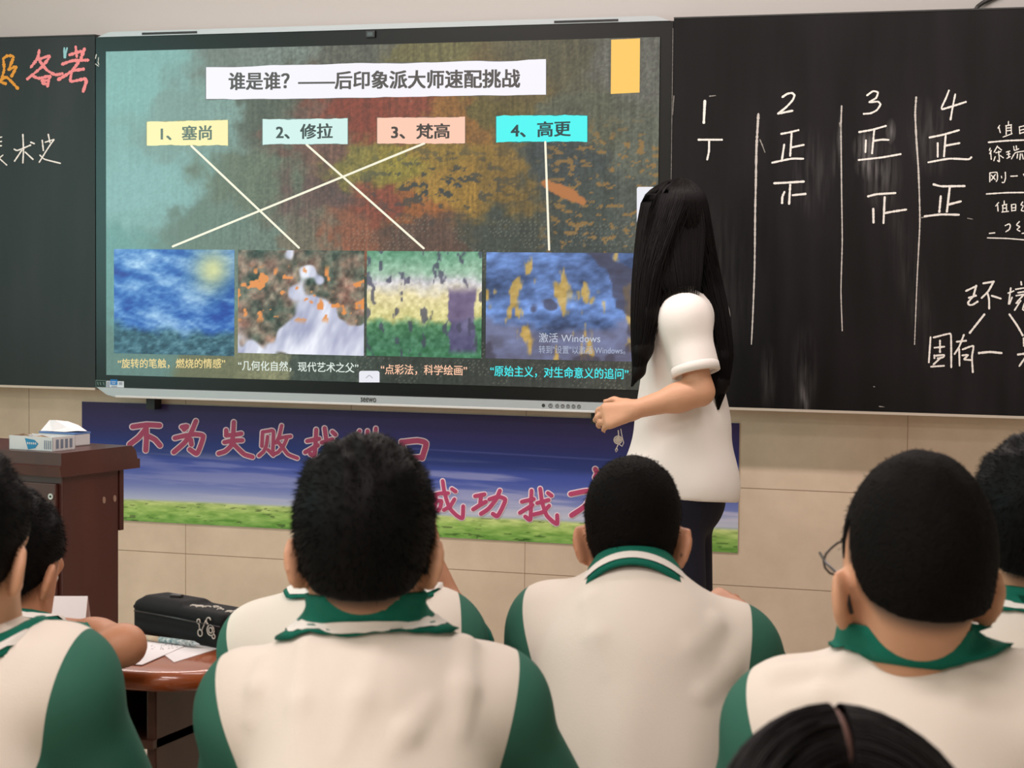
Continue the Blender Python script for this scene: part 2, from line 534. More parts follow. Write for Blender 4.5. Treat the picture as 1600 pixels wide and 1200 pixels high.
def zat(u, v):
    return wall(u, v, DY)[2]
zb_bez = zat(575, 617.5); zt_bez = zat(600, 45.5)
MB().box((xa, DY + .004, zb_bez), (xb, -.02, zt_bez)).build('casing', M_BEZ, disp)
# silver strip along the top, with chamfered ends
def chamfer_bar(name, u0, u1, z0, z1, ch, y0, y1, up=True):
    x0 = wall(u0, 300, DY)[0]; x1 = wall(u1, 150, DY)[0]
    if up:
        pr = [(x0, z0), (x1, z0), (x1 - ch, z1), (x0 + ch, z1)]
    else:
        pr = [(x0, z1), (x0 + ch * .55, z0 + (z1 - z0) * .2), (x0 + ch, z0), (x1 - ch, z0), (x1 - ch * .55, z0 + (z1 - z0) * .2), (x1, z1)]
    n = len(pr); vs = [(x, y0, z) for x, z in pr] + [(x, y1, z) for x, z in pr]
    fs = [tuple(range(n)), tuple(range(2 * n - 1, n - 1, -1))] + [(i, n + i, n + (i + 1) % n, (i + 1) % n) for i in range(n)]
    mb = MB().add(vs, fs)
    return mb.build(name, M_SIL, disp)
tb = chamfer_bar('top_strip', 153, 1046, zt_bez + .0005, zt_bez + .0165, .045, DY - .002, -.03)
for (u0, u1, v0, v1) in ((222, 308, 53.2, 49.8), (866, 966, 34.8, 31)):
    a = wall(u0, v0, DY - .002); b = wall(u1, v1, DY - .002)
    z = (a[2] + b[2]) / 2
    MB().box((a[0], DY - .0035, z - .0035), (b[0], DY - .002, z + .0035)).build('speaker_slot', M_DARK, tb)
zb_bar = zat(575, 632.5)
bar = chamfer_bar('bottom_bar', 153, 1046, zb_bar, zb_bez - .0005, .07, DY - .010, -.03, up=False)
lip = MB().box((wall(183, 600, DY)[0], DY - .013, zb_bar - .002), (wall(1015, 600, DY)[0], DY - .004, zb_bar + .005), c=.0015).build('lip', mat('pale_lip', lin((205, 205, 202)), .4), bar)
yb = DY - .0112
mb = MB(); text_on(mb, 'seewo', (563.5, 624.3), (587.5, 625.2), 7, yb, bold=.012)
mb.build('logo', mat('logo_ink', (.05, .05, .05), .5), bar)
M_INK = mat('button_ink', (.03, .03, .03), .5)
def disc(u, v, r, Y, n=16, ring=None):
    mb = MB(); c = wall(u, v, Y); e = wall(u + r, v, Y); R = e[0] - c[0]
    if ring is None:
        mb.add([(c[0] + R * math.cos(t), Y, c[2] + R * math.sin(t)) for t in np.linspace(0, 2 * math.pi, n, endpoint=False)], [tuple(range(n))])
    else:
        ts = np.linspace(0, 2 * math.pi, n, endpoint=False)
        mb.add([(c[0] + R * math.cos(t), Y, c[2] + R * math.sin(t)) for t in ts] + [(c[0] + R * ring * math.cos(t), Y, c[2] + R * ring * math.sin(t)) for t in ts],
               [(i, (i + 1) % n, n + (i + 1) % n, n + i) for i in range(n)])
    return mb
disc(849, 633.5, 2.6, yb).build('sensor_dot', M_INK, bar)
disc(943.5, 636.8, 2.2, yb).build('sensor_dot', M_INK, bar)
for i, u in enumerate((860, 870.5, 879, 887.5, 896, 904.5)):
    v = 634 + (u - 860) * .03
    b_ = disc(u, v, 3.2 if i == 0 else 2.9, yb, ring=.72)
    stroke(b_, [(u, v - 1.4), (u, v + .6)], .9, .9, yb - .0003)
    b_.build('button', M_INK, bar)
# camera eye in the top bezel
c = wall(579, 53.5, DY)
MB().box((c[0] - .016, DY - .004, c[2] - .011), (c[0] + .016, DY + .002, c[2] + .011), c=.002).build('webcam', mat('webcam_case', (.02, .021, .022), .35), disp)
MB().box((c[0] - .0095, DY - .0048, c[2] - .006), (c[0] + .0095, DY - .0035, c[2] + .006)).build('webcam_window', mat('webcam_window', lin((70, 82, 84)), .3), disp)
# wall brackets below the display
for u, v in ((239.5, 626), (934, 648)):
    p = wall(u, v, -.03)
    MB().box((p[0] - .0155, -.05, p[2] - .028), (p[0] + .0155, -.002, zb_bar + .02)).build('bracket', M_DARK, disp)
# stickers on the lower left corner of the bezel
ys_ = DY + .0030
def sticker(u0, u1, v0, v1, c, name='sticker'):
    a = wall(u0, v0, ys_); b = wall(u1, v1, ys_)
    return MB().box((a[0], ys_, b[2]), (b[0], ys_ + .002, a[2])), mat('sticker_print', lin(c), .5)
mb = MB(); ms = [mat('sticker_black', lin((18, 38, 36)), .5), mat('sticker_line', lin((105, 135, 125)), .5)]
a = wall(149.5, 593.8, ys_); b = wall(165, 605.5, ys_); mb.box((a[0], ys_, b[2]), (b[0], ys_ + .002, a[2]), 1)
a = wall(150.2, 594.5, ys_); b = wall(164.6, 604.8, ys_); mb.box((a[0], ys_ - .0004, b[2]), (b[0], ys_, a[2]), 0)
for u in (152.5, 156.5, 161.5):
    stroke(mb, [(u, 597.5), (u + 1, 601.5)], 1.3, 1.0, ys_ - .0007, 1)
mb.build('sticker', ms, disp)
mb = MB(); ms = [mat('sticker_white', lin((205, 215, 220)), .5), mat('sticker_blue', lin((20, 118, 190)), .5), mat('sticker_grey', lin((150, 160, 172)), .5)]
def patch(u0, v0, u1, v1, i, dz=0.0):
    a = wall(u0, v0, ys_); b = wall(u1, v1, ys_); mb.box((a[0], ys_ - dz, b[2]), (b[0], ys_ + .001, a[2]), i)
patch(166, 595, 193.5, 605.6, 0); patch(172.5, 592.8, 183.5, 601.5, 1, .0004); patch(167, 596, 171.5, 604.5, 2, .0004); patch(174, 602.3, 183, 604.6, 2, .0004); patch(186, 597, 191, 601.5, 2, .0004)
stroke(mb, [(174.5, 596.5), (181, 596.8)], 1.0, 1.0, ys_ - .0008, 0); stroke(mb, [(175, 599), (180, 599.4)], .8, .8, ys_ - .0008, 0)
mb.build('sticker', ms, disp)
# white scuffs on the left bezel edge
mb = MB()
for p in ([(150.5, 85.5), (149, 92)], [(154, 90), (153.5, 96)], [(149.5, 100), (154, 103.5)], [(153, 97), (154.5, 101)]):
    stroke(mb, p, 1.4, .9, DY + .0032, 0, .4)
mb.build('scuff_marks', mat('scuff', lin((205, 212, 205)), .7), disp)

# --- the slide on the screen
M_PIC = glow_attr('screen_picture')
BG = [(190, 130, 128, 172, 166), (250, 300, 130, 168, 164), (190, 450, 104, 148, 142), (330, 350, 100, 116, 104), (300, 180, 122, 148, 140), (400, 75, 112, 122, 114),
      (560, 72, 88, 88, 78), (655, 78, 104, 98, 60), (850, 80, 82, 78, 58), (1000, 100, 94, 94, 86), (420, 175, 84, 88, 76), (390, 290, 98, 106, 88), (470, 215, 108, 76, 66),
      (560, 170, 122, 54, 40), (640, 172, 124, 60, 44), (720, 185, 136, 92, 44), (620, 262, 136, 122, 50), (680, 240, 138, 110, 48), (545, 255, 124, 112, 54), (505, 300, 96, 70, 66), (595, 325, 128, 66, 50), (650, 325, 140, 84, 46),
      (710, 292, 146, 112, 48), (770, 280, 122, 96, 46), (800, 130, 98, 84, 52), (770, 170, 96, 84, 44), (900, 190, 84, 86, 70), (930, 330, 62, 70, 66), (1005, 250, 88, 92, 80), (480, 370, 108, 98, 82), (420, 380, 104, 118, 106),
      (660, 372, 90, 66, 56), (540, 372, 134, 80, 58), (800, 372, 60, 66, 60), (900, 380, 60, 68, 66), (860, 260, 58, 66, 66), (400, 585, 122, 122, 92), (200, 570, 96, 126, 118), (330, 580, 104, 106, 78),
      (500, 580, 58, 68, 62), (650, 590, 50, 55, 50), (850, 590, 55, 58, 54), (970, 600, 60, 62, 56), (1000, 330, 74, 80, 74), (1000, 480, 66, 72, 68), (570, 480, 62, 68, 60), (755, 480, 40, 46, 44), (250, 480, 100, 140, 134)]


def bg_fn(u, v):
    wu = u + 80 * (fbm(u / 60, v / 60, 4) - .5) + 34 * (fbm(u / 16, v / 22, 3, 40) - .5)
    wv = v + 66 * (fbm(u / 75, v / 42, 4, 11) - .5) + 34 * (fbm(u / 18, v / 14, 3, 80) - .5)
    num = 0; den = 0
    for (a, b, r, g, c) in BG:
        d2 = ((wu - a) / 1.0) ** 2 + ((wv - b) * 1.35) ** 2
        k = 1 / (d2 + 160) ** 3.4 * 1e11
        num = num + k[..., None] * np.array([r, g, c], float); den = den + k
    c = num / den[..., None]
    left = 1 - smooth01((u - 260) / 260)
    streak = fbm(u / 3.5, v / 60, 3, 3) - .5
    grain = fbm(u / 3.0, v / 3.0, 2, 9) - .5
    c = c * (1 + (.42 * streak + .5 * grain) * (1 - .78 * left))[..., None]
    # dark flecks and ochre flecks of the painted ground
    right = smooth01((u - 560) / 120)
    n = fbm(u / 13, v / 8, 4, 23)
    ochre = np.exp(-((u - 690) / 130.) ** 2 - ((v - 290) / 55.) ** 2)
    fl = smooth01((n - .57) / .03) * ochre
    c = c * (1 - fl[..., None]) + np.array([54, 58, 60]) * fl[..., None]
    n2 = fbm(u / 11, v / 7, 4, 61)
    zone = smooth01((u - 820) / 60) * smooth01((v - 170) / 60) * (1 - smooth01((v - 400) / 60))
    fl2 = smooth01((n2 - .60) / .03) * zone
    c = c * (1 - .8 * fl2[..., None]) + np.array([150, 112, 58]) * .8 * fl2[..., None]
    # one bare orange patch beside the long line
    e = ((u - 886 - (v - 305) * .9) / 24.) ** 2 + ((v - 302 - (u - 886) * .35) / 11.) ** 2 + .9 * (fbm(u / 9, v / 9, 3, 5) - .5)
    k = (1 - smooth01((e - .8) / .3))[..., None]
    c = c * (1 - k) + np.array([176, 112, 62]) * k
    # lines of little pale dots in the lower right
    dots = (np.sin(u * .78 + .2 * v) * np.sin(v * .9) > .72) & (fbm(u / 30, v / 20, 3, 77) > .52) & (u > 540) & (v > 335)
    c = np.where(dots[..., None], c * .55 + np.array([150, 150, 130]) * .45, c)
    sp = (vnoise(u / 2.2, v / 2.2) > .985) & (u > 600)
    c = np.where(sp[..., None], c * .6 + 70, c)
    return c
tl = wall(165.5, 80, DY); tr = wall(1031.3, 58.5, DY); bl = wall(166, 586, DY)
SX0, SX1, SZ0, SZ1 = tl[0], tr[0], (bl[2] + wall(992, 609, DY)[2]) / 2, (tl[2] + tr[2]) / 2
screen = picture_rect('screen', np.linspace(SX0, SX1, 430), np.linspace(SZ0, SZ1, 250), DY, lambda s, t, u, v: bg_fn(u, v), M_PIC, disp)

Y1, Y2, Y3 = DY - .0012, DY - .0020, DY - .0028


def glow(name, c, k=1.0):
    return mat(name, (.004, .004, .004), .28, .5, emit=lin(c), estr=k)


def torn_card(name, u0, u1, vl0, vl1, vr0, vr1, col, edge, body, ta, tb_, th, tcol, bold, amp):
    """paper strip with wavy top and bottom edges and its lettering"""
    mb = MB(); n = 60
    for gi, (grow, Y, i) in enumerate(((1.0, Y1, 1), (0, Y1 - .0004, 0))):
        s = np.linspace(0, 1, n)
        wob = amp * (fbm(s * 9 + gi * 3.1, s * 0 + 2.2 + u0, 3) - .5) * 2; wob2 = amp * (fbm(s * 9 + gi * 5.1, s * 0 + 7.7 + u0, 3) - .5) * 2
        top = [wall(u0 - grow + (u1 - u0 + 2 * grow) * a, vl0 + (vr0 - vl0) * a + w_ - grow * .4, Y) for a, w_ in zip(s, wob)]
        bot = [wall(u0 - grow + (u1 - u0 + 2 * grow) * a, vl1 + (vr1 - vl1) * a + w_ + grow * .4, Y) for a, w_ in zip(s, wob2)]
        mb.add(top + bot, [(k, n + k, n + k + 1, k + 1) for k in range(n - 1)], i)
    text_on(mb, body, ta, tb_, th, Y1 - .0009, 2, bold)
    return mb.build(name, [glow(name + '_paper', col), glow(name + '_edge', edge), glow(name + '_ink', tcol)], screen)

torn_card('title_card', 322, 853, 104.5, 156, 94, 147.5, (244, 241, 250), (100, 98, 96), '谁是谁？——后印象派大师速配挑战', (357, 127), (813, 122.5), 29, (78, 72, 70), .03, 2.6)
torn_card('name_card', 229.5, 356, 190, 227, 187.5, 227, (251, 238, 172), (150, 150, 110), '1、塞尚', (251, 208.5), (331, 207), 23, (96, 112, 98), .028, 2.0)
torn_card('name_card', 410.5, 543, 187, 225.5, 185, 225, (208, 238, 232), (110, 130, 125), '2、修拉', (431, 206), (520, 204.5), 24, (56, 66, 66), .028, 2.0)
torn_card('name_card', 589.5, 726.5, 184, 224, 182.5, 223.5, (252, 200, 176), (120, 96, 80), '3、梵高', (611, 206), (703, 204.5), 24, (60, 50, 48), .028, 2.0)
torn_card('name_card', 775.5, 917.5, 181, 222, 180, 221, (70, 243, 240), (40, 110, 110), '4、高更', (798, 203.5), (892, 200.5), 24.5, (20, 58, 64), .028, 2.0)
mb = MB(); q = [wall(*p, Y1) for p in ((955, 62), (1000, 60), (999.3, 144.5), (954.3, 146.8))]
mb.add(q, [(3, 2, 1, 0)]); mb.build('orange_block', glow('orange_block', (253, 199, 96)), screen)
for i, (a, b) in enumerate((((299, 228), (467, 387)), ((479, 226), (662, 388)), ((663, 224), (270, 385)), ((852, 222), (858, 390)))):
    mb = MB(); stroke(mb, [a, b], 3.4, 3.4, Y1 - .0002 - .0001 * i)
    mb.build('matching_line', glow('matching_line', (248, 242, 218)), screen)

# four pictures: plain paint studies in the photo's colours
def pic1(u, v):
    s = (u - 178) / 188.; t = (v - 388) / 169.
    n = fbm(s * 4 + .8 * t, t * 9 - 2 * s, 4, 2); m = fbm(s * 26 + 6 * t, t * 40, 3, 6)
    c = np.array([70, 120, 190]) + (n - .5)[..., None] * np.array([260, 220, 120]) + (m - .5)[..., None] * np.array([90, 85, 50])
    p = np.exp(-((s - .82) / .16) ** 2 - ((t - .2) / .2) ** 2)[..., None]
    c = c * (1 - .8 * p) + np.array([236, 228, 140]) * .8 * p
    g = smooth01((t - .68 + .25 * (fbm(s * 5, t * 3, 3, 31) - .5) - .08 * (s - .4)) / .12)[..., None]
    low = np.array([50, 92, 110]) + (m - .5)[..., None] * np.array([120, 130, 120])
    c = c * (1 - g) + low * g
    return c * (1 - .0 * s[..., None])


def pic2(u, v):
    s = (u - 372) / 197.; t = (v - 390) / 166.
    n = fbm(s * 7, t * 7, 4, 14); m = fbm(s * 22, t * 16, 3, 19)
    c = np.array([112, 98, 84]) + (n - .5)[..., None] * np.array([190, 80, 70]) + (m - .5)[..., None] * np.array([150, 150, 130])
    k = fbm(s * 3.2 + 2, t * 2.4, 3, 41) + .42 * (t - .5) - .25 * np.abs(s - .5)
    w_ = smooth01((k - .44) / .06)[..., None]
    fold = fbm(s * 12 + 3 * t, t * 4, 3, 8)
    c = c * (1 - w_) + (np.array([206, 208, 226]) + (fold - .5)[..., None] * np.array([120, 120, 90])) * w_
    q = fbm(s * 17, t * 15, 2, 55); o_ = smooth01((q - .69) / .04) * smooth01((t - .12) / .1) * (1 - smooth01((t - .62) / .1))
    o_ = o_[..., None]
    return c * (1 - o_) + np.array([226, 142, 72]) * o_


def pic3(u, v):
    s = (u - 573) / 179.; t = (v - 392) / 168.
    n = fbm(s * 8, t * 7, 4, 71); m = fbm(s * 30, t * 30, 2, 75)
    bands = [(0, (92, 150, 118)), (.2, (150, 186, 160)), (.3, (206, 202, 206)), (.42, (226, 212, 160)), (.62, (214, 206, 138)), (.68, (74, 128, 88)), (.85, (56, 110, 78)), (1, (60, 122, 84))]
    tt = t + .12 * (n - .5)
    c = np.stack([np.interp(tt, [b[0] for b in bands], [b[1][k] for b in bands]) for k in range(3)], -1)
    c = c + (m - .5)[..., None] * 70
    p = smooth01((.5 - np.abs((s - .83 + .12 * (n - .5)) / .26)) / .06) * smooth01((t - .3) / .12) * (1 - smooth01((t - .9) / .08)); p = p[..., None]
    c = c * (1 - .85 * p) + (np.array([94, 78, 128]) + (n - .5)[..., None] * 90) * .85 * p
    k = smooth01((fbm(s * 16, t * 7, 3, 90) - .64) / .06)[..., None]
    return c * (1 - .75 * k) + np.array([64, 62, 86]) * .75 * k


def pic4(u, v):
    s = (u - 760) / 270.; t = (v - 393) / 172.
    n = fbm(s * 6, t * 6, 4, 101); m = fbm(s * 20 + 3 * t, t * 22, 3, 105)
    c = np.array([84, 112, 166]) + (n - .5)[..., None] * np.array([120, 150, 200]) + (m - .5)[..., None] * np.array([60, 80, 110])
    b = smooth01((t - .6 + .3 * (n - .5)) / .15)[..., None]
    c = c * (1 - .6 * b) + np.array([112, 98, 112]) * .6 * b
    k = smooth01((fbm(s * 12, t * 2.6, 4, 111) - .57) / .07)[..., None]
    c = c * (1 - .85 * k) + (np.array([206, 166, 76]) + (m - .5)[..., None] * 60) * .85 * k
    d = smooth01((fbm(s * 5, t * 4, 3, 131) - .62) / .05)[..., None]
    return c * (1 - .7 * d) + np.array([60, 54, 70]) * .7 * d
for nm, (u0, v0a, u1, v1a), fn in (('picture', (178, 389, 366, 556.5), pic1), ('picture', (372, 390.5, 568.5, 556), pic2), ('picture', (573.5, 392, 752, 560), pic3), ('picture', (760, 394, 1022, 566), pic4)):
    a = wall(u0, (v0a + v0a) / 2, Y1); b = wall(u1, v1a, Y1)
    X = np.linspace(a[0], b[0], 100); Z = np.linspace(b[2], a[2], 90)
    picture_rect(nm, X, Z, Y1, lambda s, t, u, v, fn=fn: fn(u, v), M_PIC, screen)
for body, a, b, h, c in (('“旋转的笔触，燃烧的情感”', (184, 568), (352, 568), 15.5, (232, 208, 140)), ('“几何化自然，现代艺术之父”', (372, 571), (560, 575), 16, (220, 230, 222)),
                         ('“点彩法，科学绘画”', (595, 577), (730, 579), 16.5, (248, 196, 164)), ('“原始主义，对生命意义的追问”', (766, 579.5), (982, 584.5), 17.5, (64, 232, 236))):
    mb = MB(); text_on(mb, body, a, b, h, Y1, 0, .012); mb.build('caption_lettering', glow('caption_ink', c), screen)
mb = MB(); text_on(mb, '激活 Windows', (842, 527.5), (938, 528.5), 15, Y2); mb.build('activation_notice', glow('notice_ink', (190, 198, 214)), screen)
mb = MB(); text_on(mb, '转到"设置"以激活 Windows。', (842, 546), (977, 547.5), 12.5, Y2); mb.build('activation_notice', glow('notice_ink2', (168, 178, 200)), screen)


def round_tab(u0, v0, u1, v1, name):
    mb = MB(); r = 3.5; pts = []
    for cx, cy, a0 in ((u0 + r, v0 + r, 180), (u1 - r, v0 + r, 270)):
        for t in np.linspace(0, 90, 6):
            pts.append((cx + r * math.cos(math.radians(a0 + t)), cy + r * math.sin(math.radians(a0 + t))))
    pts += [(u1, v1), (u0, v1)]
    mb.add([wall(*p, Y2) for p in reversed(pts)], [tuple(range(len(pts)))], 0)
    c = (u0 + u1) / 2
    stroke(mb, [(c - 5, (v0 + v1) / 2 + 2), (c, (v0 + v1) / 2 - 2), (c + 5, (v0 + v1) / 2 + 2)], 1.2, 1.2, Y2 - .0006, 1)
    return mb.build(name, [glow('tab_white', (232, 232, 240)), glow('tab_arrow', (165, 165, 175))], screen)
round_tab(561, 579.5, 593, 597.5, 'toolbar_tab')
round_tab(995, 292, 1024, 372, 'side_tab')

# ------------------------------------------------------------------ banner under the display
def banner_fn(s, t, u, v):
    # t = 0 bottom, 1 top
    tt = t + .05 * (fbm(s * 3, t * 5, 3, 200) - .5)
    st = [(0, (98, 150, 62)), (.1, (150, 186, 96)), (.16, (176, 196, 118)), (.185, (172, 180, 206)), (.3, (118, 130, 186)), (.48, (66, 82, 160)), (.66, (40, 56, 132)), (.8, (48, 40, 104)), (1, (48, 30, 80))]
    c = np.stack([np.interp(tt, [b[0] for b in st], [b[1][k] for b in st]) for k in range(3)], -1)
    cl = smooth01((fbm(s * 5 + t * 2, t * 16 + s * 1.5, 5, 210) - .5) / .2) * smooth01((t - .2) / .05) * (1 - smooth01((t - .55) / .12)) * (.35 + .65 * s)
    c = c * (1 - .55 * cl[..., None]) + np.array([214, 206, 222]) * .55 * cl[..., None]
    low = smooth01((.34 - t) / .14) * smooth01((t - .19) / .01) * smooth01((s - .35) / .3)
    c = c * (1 - .6 * low[..., None]) + np.array([206, 204, 212]) * .6 * low[..., None]
    tr_ = np.exp(-((t - .70 + .10 * (s - .6)) / .006) ** 2) * smooth01((s - .45) / .1) * .35
    c = c + tr_[..., None] * 90
    gr = smooth01((.175 - tt) / .012)
    tx = fbm(s * 60, t * 45, 3, 220) - .5
    c = c + (gr * tx)[..., None] * np.array([95, 75, 75])
    dk = smooth01((fbm(s * 46, t * 60, 3, 240) - .70) / .03) * gr
    c = c * (1 - .35 * dk[..., None])
    return np.clip(c, 0, 255)
ba = wall(127.5, 626, -.004); bb = wall(1153, 864, -.004)
zbt = 0.9017; zbb = 0.5020
ban = empty('wall_banner', ((ba[0] + bb[0]) / 2, -.003, zbb))
tag(ban, 'long printed banner of blue sky and grass with magenta characters below the display', 'banner')
MB().box((ba[0], -.0032, zbb), (bb[0], -.0006, zbt)).build('backing', mat('banner_vinyl', lin((210, 200, 185)), .5), ban)
picture_rect('print', np.linspace(ba[0] + .001, bb[0] - .001, 420), np.linspace(zbb + .001, zbt - .001, 150), -.004, banner_fn, print_attr('banner_print'), ban)
def T(ox, oy, k, *pl):
    return [[(ox + x / k, oy + y / k) for x, y in p] for p in pl]
CH = [
 (T(190, 640, 10, [(170, 268), (390, 238), (595, 248)], [(385, 290), (270, 430), (125, 545)], [(385, 300), (385, 480), (376, 635)], [(430, 420), (520, 470), (600, 560)]), 7.6),
 (T(190, 640, 10, [(940, 272), (1025, 258), (975, 310)], [(1160, 180), (1080, 370), (980, 520), (815, 665)], [(830, 445), (1000, 405), (1150, 385), (1275, 412), (1220, 600), (1170, 690), (1065, 622)], [(1080, 470), (1090, 545)]), 7.0),
 (T(330, 640, 10, [(232, 320), (235, 405)], [(230, 402), (350, 395), (470, 375)], [(205, 510), (340, 485), (485, 480)], [(352, 195), (340, 400), (310, 560), (220, 650), (115, 685)], [(340, 530), (450, 640), (520, 700), (645, 740)]), 6.6),
 (T(330, 640, 10, [(800, 360), (790, 570)], [(800, 350), (900, 335), (970, 340), (960, 690)], [(880, 420), (860, 560), (820, 650), (745, 720)], [(890, 630), (968, 712)], [(1100, 250), (1060, 420), (1010, 520)], [(1050, 452), (1150, 428), (1240, 418)], [(1180, 450), (1130, 560), (1050, 660), (990, 692)], [(1040, 500), (1120, 600), (1200, 700), (1345, 760)]), 5.4),
 (T(460, 650, 7.27, [(247, 155), (240, 300), (225, 450), (180, 430)], [(145, 285), (280, 258)], [(122, 412), (265, 332)], [(342, 138), (365, 290), (400, 400), (480, 520), (575, 570), (580, 480)], [(310, 302), (430, 265)], [(430, 180), (465, 212)], [(430, 330), (360, 420), (290, 470)]), 6.4),
 (T(460, 650, 7.27, [(740, 170), (700, 250), (640, 340)], [(705, 270), (705, 520)], [(830, 170), (830, 320)], [(925, 140), (915, 320)], [(770, 262), (985, 240)], [(760, 338), (1010, 322)], [(800, 390), (800, 520)], [(800, 395), (950, 385), (950, 520)], [(800, 455), (950, 450)], [(800, 515), (950, 510)]), 5.8),
 (T(460, 650, 7.27, [(1218, 295), (1262, 480)], [(1218, 298), (1400, 280), (1495, 312), (1450, 478)], [(1262, 480), (1450, 470)]), 8.0),
 (T(0, 0, 1, [(536, 748), (536, 776)], [(536, 749), (568, 746), (566, 775)], [(537, 774), (566, 772)], [(542, 782), (528, 798)], [(558, 782), (576, 798)]), 6.2),
 (T(521, 724, 10, [(940, 272), (1025, 258), (975, 310)], [(1160, 180), (1080, 370), (980, 520), (815, 665)], [(830, 445), (1000, 405), (1150, 385), (1275, 412), (1220, 600), (1170, 690), (1065, 622)], [(1080, 470), (1090, 545)]), 6.6),
 (T(670, 720, 10, [(215, 315), (245, 500), (320, 730), (430, 850), (525, 895), (537, 710)], [(70, 535), (170, 510), (300, 505)], [(110, 540), (100, 700), (50, 850)], [(115, 630), (195, 625), (180, 720), (145, 780)], [(360, 440), (418, 480)], [(400, 600), (330, 710), (235, 768)]), 5.8),
 (T(670, 720, 10, [(722, 552), (868, 524)], [(815, 540), (802, 690)], [(692, 758), (800, 690), (890, 640)], [(1110, 465), (1050, 600), (930, 750), (815, 828)], [(945, 602), (1080, 560), (1195, 602), (1140, 750), (1070, 865), (1000, 828)]), 6.2),
 (T(800, 720, 10, [(305, 465), (297, 650), (285, 920), (205, 870)], [(152, 640), (340, 597)], [(122, 812), (320, 690)], [(440, 435), (470, 650), (540, 850), (640, 950), (705, 985), (705, 850)], [(392, 660), (570, 612)], [(560, 502), (618, 545)], [(580, 700), (480, 800), (335, 840)]), 6.0),
 (T(800, 720, 10, [(1300, 130), (1330, 190), (1300, 260)], [(915, 520), (1150, 475), (1500, 450)], [(1250, 500), (1150, 700), (930, 852)], [(1220, 640), (1450, 630), (1400, 850), (1320, 900)]), 7.4),
 (T(0, 0, 1, [(985, 765), (996, 772)], [(980, 788), (991, 795)], [(980, 832), (999, 806)], [(1006, 780), (1046, 775)], [(1026, 755), (1026, 803)], [(1002, 804), (1052, 800)], [(1022, 806), (1008, 832), (1046, 829)], [(1038, 815), (1050, 836)]), 5.8),
]
M_MAG = mat('banner_magenta', lin((176, 62, 104)), .45); M_BW = mat('banner_white', lin((236, 214, 226)), .45)
for st, wd in CH:
    mb = MB()
    for p in st:
        stroke(mb, p, wd, wd, -.0044 - .00012 * st.index(p), 1, grow=1.8)
    for p in st:
        stroke(mb, p, wd, wd * 1.05, -.0062 - .00012 * st.index(p), 0)
    mb.build('banner_character', [M_MAG, M_BW], ban)

# ------------------------------------------------------------------ chalk writing
M_CH = mat('white_chalk', lin((232, 228, 222)), .95, .1)
M_CHF = mat('faint_chalk', lin((150, 146, 140)), .95, .1)
M_PK = mat('pink_chalk', lin((226, 140, 142)), .95, .1); M_OR = mat('orange_chalk', lin((214, 150, 66)), .95, .1); M_BL = mat('blue_chalk', lin((140, 190, 195)), .95, .1)
YC = YF - .0008


def chalk(name, board, strokes, w0, m=M_CH, w1=None, rough=.22):
    mb = MB()
    for i, p in enumerate(strokes):
        stroke(mb, p, w0, w1 or w0, YC - .0001 * i, 0, rough, step=1.0)
    return mb.build(name, m, board)
a6 = lambda *p: T(1080, 130, 6, *p)
b5 = lambda *p: T(1320, 130, 5.215, *p)
c5 = lambda *p: T(1520, 180, 5.7125, *p)
d7 = lambda *p: T(1440, 430, 7.5, *p)
e5 = lambda *p: T(0, 60, 5.456, *p)
chalk('chalk_numeral', CB_R, a6([(128, 168), (118, 368)]), 4.0)
chalk('tally_mark', CB_R, a6([(70, 530), (287, 530)], [(168, 550), (166, 640), (150, 715)]), 3.0)
chalk('chalk_numeral', CB_R, a6([(855, 130), (900, 100), (945, 92), (968, 115), (950, 160), (890, 225), (815, 285)], [(815, 285), (950, 258)]), 3.2)
chalk('tally_mark', CB_R, a6([(845, 475), (925, 460), (1005, 440)], [(942, 465), (928, 680)], [(950, 600), (1055, 578)], [(872, 575), (852, 710)], [(760, 745), (940, 708), (1050, 708)]), 3.0)
chalk('tally_mark', CB_R, a6([(778, 938), (900, 932), (1055, 922)], [(928, 955), (918, 1130)], [(952, 1050), (1070, 1038)], [(875, 1018), (855, 1065), (852, 1122)]), 3.3)
chalk('chalk_numeral', CB_R, b5([(180, 100), (230, 65), (270, 75), (255, 120), (200, 155), (270, 150), (290, 175), (260, 220), (210, 245), (155, 250)]), 2.8)
chalk('tally_mark', CB_R, b5([(118, 398), (220, 380), (335, 348)], [(240, 375), (222, 570)], [(235, 470), (300, 460), (358, 462)], [(172, 465), (168, 562)], [(112, 626), (300, 605), (455, 578)]), 2.9)
chalk('tally_mark', CB_R, b5([(190, 922), (260, 905), (412, 895)], [(325, 930), (315, 1140)], [(330, 1058), (400, 1045), (500, 1030)], [(232, 1025), (234, 1135)]), 3.3)
chalk('chalk_numeral', CB_R, b5([(848, 60), (825, 120), (790, 195), (795, 212), (870, 190), (985, 153)], [(900, 90), (880, 190), (862, 295)]), 2.9)
chalk('tally_mark', CB_R, b5([(692, 442), (800, 420), (930, 383)], [(822, 425), (808, 595)], [(815, 510), (935, 488)], [(757, 490), (757, 600)], [(680, 645), (850, 615), (1005, 620), (1030, 605)]), 3.0)
chalk('tally_mark', CB_R, b5([(725, 825), (790, 840), (975, 838)], [(855, 850), (832, 1045)], [(840, 990), (945, 963)], [(782, 920), (770, 1050)], [(650, 1085), (780, 1070), (930, 1072)]), 3.3)
M_CHD = mat('worn_chalk', lin((196, 190, 184)), .95, .1)
chalk('chalk_line', CB_R, [[(1185, 178), (1182, 230), (1181, 285), (1180, 330), (1179, 420), (1176, 500), (1174, 538)]], 3.6, M_CHD, 2.0, .35)
chalk('chalk_line', CB_R, [[(1315, 166), (1314, 200), (1315, 300), (1316, 376), (1314, 454), (1316, 517)]], 2.2, M_CHD, 1.6, .35)
